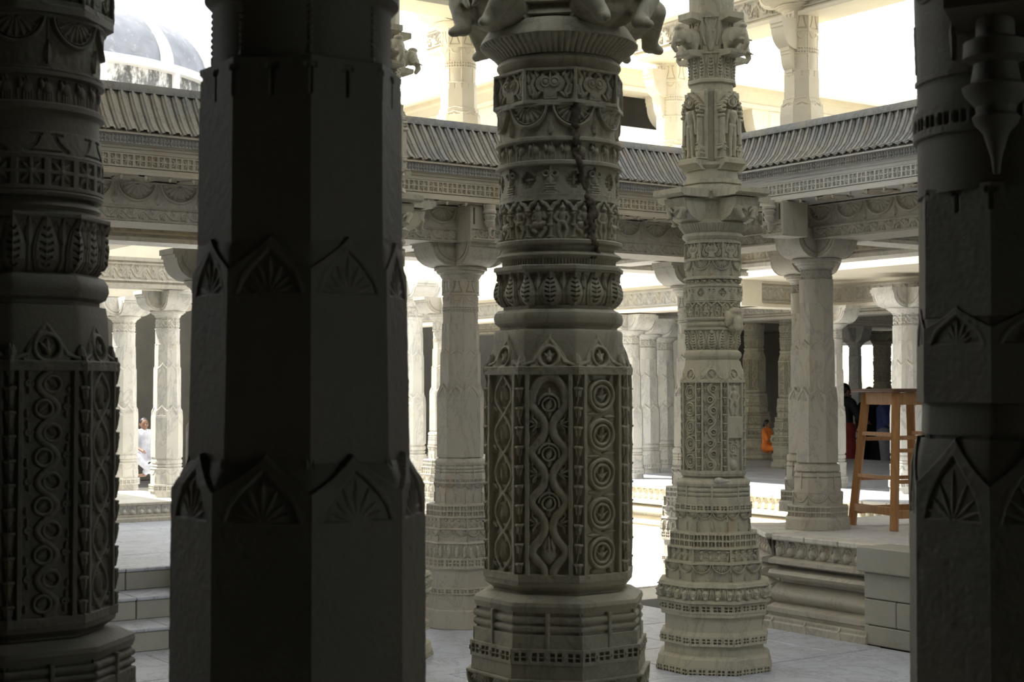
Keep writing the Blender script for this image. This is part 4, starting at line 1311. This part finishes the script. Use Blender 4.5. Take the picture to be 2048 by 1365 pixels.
# upper storey pillars
Up = Pillar('upper_pillar', 'cream upper storey pillar with bell band above the left eave', 917, 11.0, 3.40, 'cream', 'pillars of the colonnades and pavilions')
u_ = Up
plain_spec(u_, (8, 52, 64, 101, 171, 229, 245, 270), 36.5, .65)
U2o = fcopy(Up.o, 1606, 11.0, 3.45, 'cream upper storey pillar above the right eave', 1.0, zs=1.10)
U3o = fcopy(Up.o, 1345, 12.6, 3.40, 'cream upper storey pillar behind the deity pillar', 1.0, zs=1.12)

cons = fixn(mesh('side_console', *joinvf([bracket_vf(.12, .10, .24, .50, .70), bracket_vf(.09, .09, .16, .36, .52), bracket_vf(.07, .08, .12, .24, .38)])))
for uo in (U2o, U3o): link('side_console', cons, uo, 'cream', (0,0,.0), R(-45))

# ================================================================== EAVES
rib_path = [(.015,3.345),(.028,3.305),(.055,3.235),(.10,3.155),(.165,3.092),(.235,3.066)]
def rib_mesh(w, rib_path):
    """pointed plank with a raised middle rib that follows the curve of the eave"""
    V, Fc = [], []
    prof = [(-.46,0),(-.40,.012),(-.20,.012),(-.15,.022),(.15,.022),(.20,.012),(.40,.012),(.46,0)]
    n = len(rib_path); m = len(prof)
    ws = [.05, .8, 1, 1, 1, 1]
    for j, (o, z) in enumerate(rib_path):
        a = rib_path[max(0, j-1)]; b2 = rib_path[min(n-1, j+1)]
        t = Vector((b2[0]-a[0], b2[1]-a[1])).normalized()
        nx, nz = -t.y, t.x
        for x, h in prof: V.append(Vector((x*w*ws[j], -(o+nx*h), z+nz*h)))
    for j in range(n-1):
        for i in range(m-1):
            Fc.append([j*m+i, (j+1)*m+i, (j+1)*m+i+1, j*m+i+1])
    return fixn(mesh('eave_rib', V, Fc, 50))
PITCH = .066
RIB = rib_mesh(PITCH, rib_path)
straight = [(.015,3.345),(.035,3.315),(.085,3.245),(.135,3.175),(.185,3.112),(.235,3.066)]
RIB2 = rib_mesh(PITCH, straight)
SLOT = box('slot_bead', -.0035, .0035, -.17, -.155, 3.10, 3.112, .001)
LAT = flat_panel('lattice_panel', .0735*600, .078*600, m_lattice, 10, 1.3, 1/600.0)
HOL = flat_panel('pierced_strip', .132*500, .052*500, m_squares, 5, 1.3, 1/500.0, n=3)
RND = flat_panel('lotus_roundel', .26*400, .155*400, m_roundel, 8, 1.1, 1/400.0)
SCR = flat_panel('scroll_relief', .26*400, .082*400, m_scroll, 7, 1.1, 1/400.0)
drop = mesh('drop_bud', *lathe_vf([(-.03,.002),(-.022,.008),(-.010,.011),(0,.004)], 'round'))
def medal_mesh():
    c = Cv(150, 150, 1.5)
    for r in (70, 58): c.ring(0, 75, r, 6, 6)
    for k in range(12): c.petal(12*math.cos(k*math.pi/6), 75+12*math.sin(k*math.pi/6), k*math.pi/6, 40, 8, 6)
    rr = np.hypot(c.u[None,:], c.v[:,None]-75)
    c.h = np.where(rr > 76, -4, c.h)
    Pm = np.zeros(c.h.shape+(3,)); Pm[...,0] = c.u[None,:]; Pm[...,1] = c.v[:,None]-75; Pm[...,2] = -c.h
    me = grid_mesh('soffit_medallion', Pm/600.0)
    return fixn(me)
MED = medal_mesh()
def eave(name, corner, rz, x0, x1, dz, label, ribm, rib_path, trim='eave_tan'):
    o = empty(name, (corner.x, corner.y, dz), rz)
    tag(o, label, 'eave', 'ribbed stone eaves round the court')
    back = -.45
    body = [(back,3.24),(-.10,3.24),(-.10,3.36),(.0,3.36)] + [(a-.004, z-.004) for a, z in rib_path] + [(.245,3.06),(.245,3.052),(.222,3.048),(.222,2.995),(.205,2.99),(.205,2.975),(.192,2.97),(.192,2.950),(.180,2.947),(.180,2.868),(.192,2.864),(.192,2.85),(.20,2.845),(.20,2.828),(back,2.828)]
    link('eave_body', fixn(mesh('eave_body', *sweep_vf(body, x0, x1))), o, trim)
    lat = LAT if trim == 'eave_tan' else LAT.copy()
    if lat is not LAT: lat.materials.clear()
    link('eave_cap', fixn(mesh('eave_cap', *sweep_vf([(-.10,3.335),(.02,3.335),(.045,3.335),(.045,3.352),(.03,3.385),(-.10,3.385)], x0, x1))), o, 'eave')
    n = int((x1-x0)/PITCH)
    for i in range(n):
        link('eave_rib', ribm, o, 'eave', (x0+(i+.5)*PITCH, 0, 0))
    n = int((x1-x0)/.132)
    for i in range(n): link('pierced_strip', HOL, o, 'eave', (x0+(i+.5)*.132, -.2205, 2.996))
    n = int((x1-x0)/.0735)
    for i in range(n):
        link('lattice_panel', lat, o, trim, (x0+(i+.5)*.0735, -.178, 2.869))
        if i % 2 == 0: link('drop_bud', drop, o, 'eave_tan', (x0+i*.0735, -.185, 2.828))
    n = int((x1-x0)/.40)
    for i in range(n): link('soffit_medallion', MED, o, 'eave_tan', (x0+(i+.5)*.40, -.055, 2.826))
    return o
def lintel(name, corner, rz, x0, x1, dz, y_, label, mat='tan_marble'):
    o = empty(name, (corner.x, corner.y, dz), rz)
    tag(o, label, 'beam', 'lintels with lotus roundels')
    bo = [(y_-.36,2.58),(y_,2.58),(y_,2.592),(y_-.012,2.594),(y_-.012,2.664),(y_,2.668),(y_,2.678),(y_-.014,2.682),(y_-.014,2.822),(y_-.36,2.822)]
    link('beam_body', fixn(mesh('beam_body', *sweep_vf(bo, x0, x1))), o, mat)
    n = max(1, int((x1-x0)/.26)); w = (x1-x0)/n
    for i in range(n):
        r_ = link('lotus_roundel', RND, o, mat, (x0+(i+.5)*w, -y_+.013, 2.67)); r_.scale = (w/.26, 1, .97)
        r_ = link('scroll_relief', SCR, o, mat, (x0+(i+.5)*w, -y_+.011, 2.586)); r_.scale = (w/.26, 1, 1)
    return o
CORN = G(SR, SL)
eave('stone_eave', CORN, GA, -8.2, .35, 0, 'long grey ribbed stone eave with a pale pierced lattice, running behind the plain pillar', RIB2, straight)
eave('stone_eave', CORN, R(-55), -.35, 5.2, .055, 'grey curved-rib stone eave with a brightened pierced lattice above the platform', RIB, rib_path, 'lit_trim')
lintel('carved_lintel', CORN, GA, -8.2, .30, 0, -.02, 'carved lintel with lotus roundels under the long left eave')
lintel('carved_lintel', CORN, R(-55), -.30, 5.2, .055, -.14, 'carved lintel with lotus roundels under the right eave')
# corner blocks and pendant buds on the two colonnade pillars
def pendant(parent_label, x, d, zc, rz, sx):
    o = empty('pendant_bracket', (WX(x, d), d, zc), rz)
    tag(o, parent_label, 'bracket')
    link('block', box('block', -.10, .10, -.10, .15, -.02, .22, .008), o, 'tan_marble')
    link('scroll_relief', SCR, o, 'tan_marble', (0, -.10, -.01)).scale = (.70, 1, .9)
    link('pendant_bud', mesh('pendant_bud', *lathe_vf([(.01,.004),(.04,.010),(.07,.014),(.075,.024),(.095,.034),(.11,.038),(.115,.030),(.13,.034),(.145,.044),(.155,.036),(.165,.046),(.18,.046),(.185,.04),(.22,.04)], 'round')), o, 'tan_marble', (.02, -.145, 0))
    for s_ in (-1, 1): link('slit', box('slit', s_*.075-.006, s_*.075+.006, -.104, -.098, .09, .2, .001), o, 'joint')
    return o
pendant('square lintel block with a hanging bud over the slender colonnade pillar', 950, 10.36, 2.60, GA, 1)
pendant('square lintel block with a hanging bud over the platform edge pillar', 1566, 10.6, 2.66, R(-55), -1)
# inner beams of the colonnade and pavilions
def ibeam(p0, p1, z0, z1, w, label, mat='white_marble', carve=True):
    o, Ln, h, w = gbeam('stone_beam', p0, p1, z0, z1, w, mat, label, 'beam', 'carved stone beams of the colonnades')
    if carve:
        n = max(1, int(Ln/.30)); k = Ln/n
        for i in range(n):
            r_ = link('scroll_relief', SCR, o, mat, ((i+.5)*k, -w/2+.018, h*.2)); r_.scale = (k/.26, 1, h*.6/.082)
    return o
ibeam((-3,-10.2), (9.6,-10.2), 2.60, 2.86, .30, 'rear carved beam of the left colonnade')
ibeam((9.6,-10.2), (9.6,-3), 2.66, 2.92, .30, 'rear carved beam of the right colonnade')
for i, s1 in enumerate((3.2, 5.85, 8.1)):
    ibeam((s1,-10.03), (s1,-9.08), 2.62, 2.84, .26, ['cross beam over the pillar at the steps', 'cross beam behind the slender colonnade pillar', 'cross beam at the court corner'][i])
for i, s2 in enumerate((-7.75, -5.6)):
    ibeam((8.28,s2), (9.43,s2), 2.66, 2.88, .26, ['cross beam behind the platform edge pillar', 'cross beam over the platform above the wooden stool'][i])
# far pavilion across the court
ZF = 2.42
pavr = struct('roof_pavilion', gprism([(10.5,-20),(10.5,-7.9),(11.2,-7.9),(11.2,-3),(17,-3),(17,-22),(10.5,-22)], ZF+.26, ZF+.42), 'cream', 'flat stone roof of the far pavilion beyond the court')
ibeam((10.75,-20), (10.75,-11.2), ZF, ZF+.27, .30, 'sunlit front beam of the far pavilion', 'cream')
ibeam((10.55,-7.7), (10.55,-3), 2.56, 2.82, .30, 'third carved beam over the platform', 'white_marble')
ibeam((11.8,-11.4), (11.8,-3), ZF, ZF+.27, .30, 'front beam of the far hall behind the platform', 'cream')
ibeam((10.75,-11.4), (11.8,-11.4), ZF, ZF+.27, .30, 'short return beam at the corner of the far pavilion', 'cream')
ibeam((13.2,-20), (13.2,-3), ZF, ZF+.27, .30, 'second beam deep inside the far pavilion', 'tan_marble')
ibeam((10.8,-14.2), (16.6,-14.2), ZF+.02, ZF+.27, .28, 'dark cross beam inside the far pavilion', 'tan_marble')
ibeam((11.8,-9.2), (16.6,-9.2), ZF+.02, ZF+.27, .28, 'dark cross beam inside the far hall', 'tan_marble')
# left pavilion over the white pillars
ZG = 2.54
pavl = struct('roof_terrace', gprism([(-3,-10.25),(4.9,-10.25),(4.9,-13.3),(4.6,-13.3),(4.6,-26),(-3,-26)], ZG+.28, ZG+.45), 'cream', 'flat stone roof of the terrace pavilion, extended to shade the steps')  # front strip added to keep sun off the terrace floor and steps
ibeam((-1,-13.9), (5.9,-13.9), ZG, ZG+.28, .30, 'carved beam carried by the slim white pillars', 'tan_marble')
ibeam((4.3,-13.9), (4.3,-20), ZG, ZG+.26, .28, 'cross beam between the slim white pillars', 'tan_marble')
ibeam((-1,-16.4), (5.9,-16.4), ZG, ZG+.28, .30, 'second beam in the terrace pavilion', 'tan_marble')
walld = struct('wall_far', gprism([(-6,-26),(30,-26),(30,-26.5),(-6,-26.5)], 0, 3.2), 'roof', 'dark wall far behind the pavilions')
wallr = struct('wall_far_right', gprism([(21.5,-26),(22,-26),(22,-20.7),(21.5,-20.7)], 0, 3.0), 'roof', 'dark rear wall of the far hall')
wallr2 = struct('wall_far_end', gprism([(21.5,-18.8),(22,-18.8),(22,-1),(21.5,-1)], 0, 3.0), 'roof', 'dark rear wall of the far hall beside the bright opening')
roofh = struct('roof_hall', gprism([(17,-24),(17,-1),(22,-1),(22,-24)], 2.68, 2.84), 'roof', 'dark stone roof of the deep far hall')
low = struct('wall_parapet', gprism([(24,-25),(24.3,-25),(24.3,-17),(24,-17)], 0, 1.86), 'cream', 'low carved wall beyond the bright opening')
far = struct('wall_sunlit', gprism([(27,-27),(27.4,-27),(27.4,-17),(27,-17)], 0, 2.6), 'dome_white', 'sunlit white wall glimpsed past the far hall')
# upper storey beams
ibeam((0.5,-8.95), (7.0,-8.95), 4.20, 4.46, .30, 'cream upper storey beam above the left eave', 'cream')
ibeam((8.05,-9.6), (8.05,-3.2), 4.24, 4.50, .30, 'cream upper storey beam above the right eave', 'cream')
ibeam((6.7,-10.6), (6.7,-8.6), 4.3, 4.5, .26, 'short cream cross beam above the court corner', 'cream')

# ================================================================== FAR ROOFS
GAL = empty('upper_gallery', (WX(1150, 20), 20.0, 2.84), 0)
tag(GAL, 'cream far gallery with bracketed openings and finials above the eaves', 'building')
def gallery(x0, d0, Ln, rz, n):
    """two-storey gallery wing: wall, parapet, dark openings between bracketed piers, beam, overhanging roof"""
    o = GAL
    T = Matrix.Translation((x0-GAL.location.x, d0-GAL.location.y, -2.84)) @ Matrix.Rotation(rz, 4, 'Z')
    def link(name, me, parent, mat, loc=(0,0,0), r=0.0):
        q = globals()['link'](name, me, parent, mat)
        q.matrix_local = (T if parent is GAL else Matrix.Identity(4)) @ Matrix.Translation(loc) @ Matrix.Rotation(r, 4, 'Z')
        return q
    link('wall', box('wall', 0, Ln, 0, .3, 2.84, 4.62, .01), o, 'cream')
    link('rear_wall', box('rear_wall', 0, Ln, 1.6, 1.8, 4.6, 5.9, .01), o, 'roof')
    link('parapet', fixn(mesh('parapet', *sweep_vf([(-.3,4.6),(.10,4.6),(.16,4.66),(.10,4.74),(.06,4.98),(.12,5.0),(.12,5.06),(-.3,5.06)], 0, Ln))), o, 'dome_white')
    link('beam', fixn(mesh('beam', *sweep_vf([(-.3,5.56),(.05,5.56),(.05,5.62),(.02,5.64),(.02,5.76),(.08,5.78),(.08,5.84),(-.3,5.84)], 0, Ln))), o, 'cream')
    link('roof', fixn(mesh('roof', *sweep_vf([(-1.9,5.84),(.12,5.84),(.48,5.74),(.50,5.78),(.14,5.93),(.05,6.0),(.05,6.12),(-1.9,6.12)], 0, Ln))), o, 'cream')
    pier = fixn(mesh('pier', *box_v(-.12, .12, -.02, .26, 5.05, 5.56, .01)))
    br = fixn(mesh('pier_bracket', *joinvf([bracket_vf(.2, .10, .42, 5.12, 5.56)])))
    mer = fixn(mesh('merlon', *lathe_vf([(0,.035),(.03,.045),(.06,.03),(.09,.05),(.13,.045),(.17,.02),(.22,.004)], 'round')))
    for i in range(n+1):
        x = Ln*i/n
        p = link('pier', pier, o, 'cream', (x, 0, 0))
        for s in (-1, 1): link('pier_bracket', br, p, 'cream', (0, .1, 0), R(90*s))
        link('finial', mer, o, 'dome_white', (x, .0, 6.12))
        link('finial', mer, o, 'dome_white', (x+Ln/n/2, .0, 6.12))
    return o
QX, QD = WX(1150, 20), 20.0
gallery(QX, QD, 9.0, GA, 5)
Q2 = Vector((QX, QD, 0))-Vector((*U2, 0))*9.0
gallery(Q2.x, Q2.y, 9.0, R(-55), 5)
rail = empty('roof_railing', (QX+1.1*U1[0]-.05, QD+1.1*U1[1], 6.12), GA)
tag(rail, 'thin dark iron railing on the far gallery roof', 'railing')
for i in range(5): link('post', mesh('post', *beam_vf((i*.55,.5,0), (i*.55,.5,.42), .022, .022)), rail, 'iron')
for z in (.12, .4): link('rail', mesh('rail', *beam_vf((0,.5,z), (2.2,.5,z), .018, .018)), rail, 'iron')
# domed pavilion seen at the right in the glare
ch = empty('roof_kiosk', (WX(1740, 27), 27.0, 2.84), GA)
ch.scale = (1.2, 1.2, 1.28)
tag(ch, 'small pale domed kiosk in the glare above the right eave', 'building')
link('plinth', box('plinth', -.6, .6, -.6, .6, 0, 1.6, .02), ch, 'dome_white')
for sx in (-1, 1):
    for sy in (-1, 1): link('column', mesh('column', *lathe_vf([(1.6,.08),(1.68,.08),(1.7,.055),(2.25,.05),(2.3,.09),(2.4,.1)], 'round')), ch, 'dome_white', (sx*.45, sy*.45, 0))
link('eave', mesh('eave', *lathe_vf([(2.36,.85),(2.40,.86),(2.52,.60),(2.6,.6)], 'oct')), ch, 'dome_white')
link('dome', mesh('dome', *lathe_vf([(2.58,.52)]+[(2.6+.55*math.sin(R(a)), .52*math.cos(R(a))+.01) for a in range(10, 91, 10)]+[(3.22,.04),(3.3,.06),(3.42,.004)], 'round')), ch, 'dome_white')
# big dome at the left
DX, DD = WX(60, 30), 30.0
dome = empty('temple_dome', (DX, DD, 0), R(8))
tag(dome, 'large weathered dome with white ribs on a mottled drum', 'dome')
link('hall_body', mesh('hall_body', *lathe_vf([(0,3.9),(4.7,3.9),(4.75,4.1),(4.95,4.1),(5.0,3.6)], 'round')), dome, 'cream')
link('drum', mesh('drum', *lathe_vf([(5.0,3.55),(7.40,3.50),(7.42,3.60),(7.50,3.62),(7.53,3.50)], 'round')), dome, 'drum')
link('drum_cornice', mesh('drum_cornice', *lathe_vf([(7.38,3.53),(7.40,3.62),(7.52,3.64),(7.56,3.55)], 'round')), dome, 'dome_white')
def domep(a, e=0): return ((3.50+e)*math.cos(a), 7.53+(1.72+e)*math.sin(a))
link('dome_shell', mesh('dome_shell', *lathe_vf([(domep(R(a))[1], max(.02, domep(R(a))[0])) for a in range(0, 91, 6)], 'round')), dome, 'dome_grey')
V, Fc = [], []
for i in range(16):
    r, z = domep(R(i*90/15), .02)
    hw_ = .17*(1-.75*i/15)
    V += [Vector((-hw_, -r, z)), Vector((hw_, -r, z)), Vector((hw_*.8, -r+.06, z-.06)), Vector((-hw_*.8, -r+.06, z-.06))]
for i in range(15):
    for k in range(4): Fc.append([i*4+k, i*4+(k+1) % 4, i*4+4+(k+1) % 4, i*4+4+k])
Fc += [[0,1,2,3][::-1], [60,61,62,63]]
ribm = fixn(mesh('dome_rib', V, Fc))
strip = box('drum_pilaster', -.05, .05, -3.60, -3.45, 5.0, 7.42, .01)
for k in range(14):
    link('dome_rib', ribm, dome, 'dome_white', (0,0,0), R(360/14*k))
    link('drum_pilaster', strip, dome, 'dome_white', (0,0,0), R(360/14*k+3.2))

# ================================================================== STOOL
stl = empty('wooden_stool', (2.785, 11.04, HP), R(20.3))
tag(stl, 'tall splayed wooden stool with rungs standing on the platform', 'stool')
ft, tp, hs = .262, .185, .955
def legp(sx, sy, z): k = ft+(tp-ft)*z/hs; return Vector((sx*k, sy*k, z))
for sx in (-1, 1):
    for sy in (-1, 1): link('leg', fixn(mesh('leg', *beam_vf(legp(sx, sy, 0), legp(sx, sy, hs), .052, .052))), stl, 'wood')
sides = {'a': ((-1,-1), (-1,1)), 'b': ((-1,-1), (1,-1)), 'c': ((1,-1), (1,1)), 'd': ((-1,1), (1,1))}
for nm, hts in (('a', (.13,.36,.66)), ('b', (.11,.335,.55,.64)), ('c', (.13,.36,.66)), ('d', (.11,.335,.62))):
    (a, b_) = sides[nm]
    for z in hts:
        h = .055 if z < .2 else .026
        link('rung', fixn(mesh('rung', *beam_vf(legp(*a, z), legp(*b_, z), .028, h))), stl, 'wood')
    link('apron', fixn(mesh('apron', *beam_vf(legp(*a, hs-.045), legp(*b_, hs-.045), .03, .085))), stl, 'wood')
link('seat_top', box('seat_top', -.265, .265, -.265, .265, hs, hs+.026, .006), stl, 'wood_dark')

# ================================================================== GATE
gt = empty('folding_gate', (WX(1700, 26.0), 26.0, 0), R(-20))
tag(gt, 'dark folding lattice gate with brass strips in the far hall', 'gate')
for i in range(3): link('upright', mesh('upright', *beam_vf((-.3+.3*i,0,0), (-.3+.3*i,0,1.5), .03, .03)), gt, 'iron')
for i in range(8):
    for s in (-1, 1): link('lattice_strip', mesh('lattice_strip', *beam_vf((-.3*s,-.02,.1+.13*i), (.3*s,-.035,.1+.13*i+.42), .006, .018)), gt, 'brass' if i % 2 == 0 else 'iron')

# ================================================================== PEOPLE
def person(label, loc, rz, h, top, bottom, seated=False, skirt=False, bag=False):
    o = empty('person', loc, rz)
    tag(o, label, 'person')
    q = h/1.7
    P3 = lambda x, o_, z: Vector((x*q, -o_*q, z*q))
    dz = -.50 if seated else 0.0
    sh = 1.42+dz; hip = .92+dz
    head = P3(0, .02, 1.585+dz)
    body = [(head, (.078*q,.095*q,.115*q)), (P3(0,.03,1.53+dz), P3(0,.05,1.50+dz), .06*q, .05*q), (P3(0,.115,1.575+dz), P3(0,.125,1.55+dz), .014*q, .018*q),
            (P3(0,0,1.50+dz), P3(0,-.01,1.38+dz), .052*q, .06*q), (P3(-.13,0,sh-.03), P3(.13,0,sh-.03), .075*q, .075*q),
            (P3(0,0,sh-.06), P3(0,0,1.12+dz), .13*q, .115*q), (P3(-.07,0,hip+.04), P3(.07,0,hip+.04), .12*q, .12*q), (P3(0,0,1.12+dz), P3(0,0,hip+.04), .115*q, .13*q)]
    cl_t = [(P3(-.13,0,sh-.03), P3(.13,0,sh-.03), .09*q, .09*q), (P3(0,0,sh-.06), P3(0,0,1.12+dz), .15*q, .14*q), (P3(0,0,1.12+dz), P3(0,0,hip), .14*q, .16*q)]
    cl_b = [(P3(-.07,0,hip+.03), P3(.07,0,hip+.03), .145*q, .145*q)]
    for s in (-1, 1):
        body.append((P3(s*.08,.0,1.585+dz), P3(s*.085,-.005,1.56+dz), .018*q, .014*q))
        if seated: el_, wr = P3(s*.25,.10,1.16+dz), P3(s*.14,.33,1.06+dz)
        else: el_, wr = P3(s*.27,.0 if s > 0 else .06,1.14), P3(s*.27,.10 if s > 0 else .22,.91 if s > 0 else 1.08)
        body += [(P3(s*.19,0,sh-.04), el_, .05*q, .04*q), (el_, wr, .04*q, .027*q)]
        cl_t.append((P3(s*.19,0,sh-.04), el_, .068*q, .058*q))
        d = (wr-el_).normalized()
        pc = wr+d*.05*q
        body.append((wr, pc, .028*q, .034*q))
        sd = d.cross(Vector((0,0,1))); sd = sd.normalized() if sd.length > .1 else Vector((1,0,0))
        for k, ln in zip((-1.5,-.5,.5,1.5), (.06,.075,.072,.055)):
            a = pc+sd*k*.017*q
            b2 = a+d*ln*.6*q
            body += [(a, b2, .0095*q, .009*q), (b2, b2+(d+Vector((0,0,-.5))).normalized()*ln*.5*q, .009*q, .007*q)]
        body.append((wr+d*.02*q, wr+d*.05*q+sd*s*.05*q, .012*q, .009*q))
        if seated: kn, an = P3(s*.24,.42,hip-.02), P3(-s*.06,.34,.10)
        else: kn, an = P3(s*.095,.02,.49), P3(s*.10,-.01,.08)
        hp_ = P3(s*.09,0,hip)
        toe = an+P3(0,.15,-.04) if not seated else an+P3(-s*.14,.03,-.04)
        body += [(hp_, kn, .085*q, .055*q), (kn, an, .055*q, .036*q), (an+P3(0,-.03,-.03), toe, .035*q, .026*q)]
        if not skirt: cl_b += [(hp_, kn, .105*q, .08*q), (kn, an+P3(0,0,.03), .08*q, .065*q)]
    if skirt:
        cl_b += [(P3(-.07,0,hip), P3(-.14,0,.12), .13*q, .11*q), (P3(.07,0,hip), P3(.14,0,.12), .13*q, .11*q), (P3(0,0,hip), P3(0,.03,.12), .15*q, .16*q)]
    link('body', blob('body', body, .0085*q, 1), o, 'skin')
    link('top_garment', blob('top_garment', cl_t, .014*q, 2), o, top)
    link('lower_garment', blob('lower_garment', cl_b, .016*q, 2), o, bottom)
    link('hair', blob('hair', [(head+P3(0,-.022,.028), (.086*q,.098*q,.104*q)), (head+P3(0,-.10,-.02), (.05*q,.045*q,.06*q))], .009*q, 1), o, 'hair')
    for s in (-1, 1): link('eye', mesh('eye', *lathe_vf([(-.008*q,.002),(0,.009*q),(.008*q,.002)], 'round')), o, 'black', head+P3(s*.032,.090,.005))
    if bag:
        link('shoulder_bag', box('shoulder_bag', -.30*q, -.16*q, -.20*q, .05*q, .80*q, 1.12*q, .03), o, 'black')
        link('strap', mesh('strap', *beam_vf(P3(-.22,.0,1.1), P3(-.14,.03,1.46), .03, .01)), o, 'black')
    return o
person('standing person in a black dress with a shoulder bag behind the wooden stool', (WX(1738, 25.6), 25.6, 0), R(-150), 1.62, 'black', 'black', skirt=True, bag=True)
person('standing person in a dark red skirt beside the folding gate', (WX(1688, 25.2), 25.2, 0), R(120), 1.68, 'black', 'red', skirt=True)
person('standing person in a blue shirt and grey trousers behind the wooden stool', (WX(1768, 25.0), 25.0, 0), R(70), 1.55, 'navy', 'grey')
person('seated person in orange clothing beside the tan carved pillar', (WX(1533, 20.6), 20.6, HP), R(60), .80, 'orange', 'orange', seated=True)
person('seated person in white clothing between the slim white pillars', (WX(289, 18.2), 18.2, HL+.14), R(30), .98, 'white', 'white', seated=True)
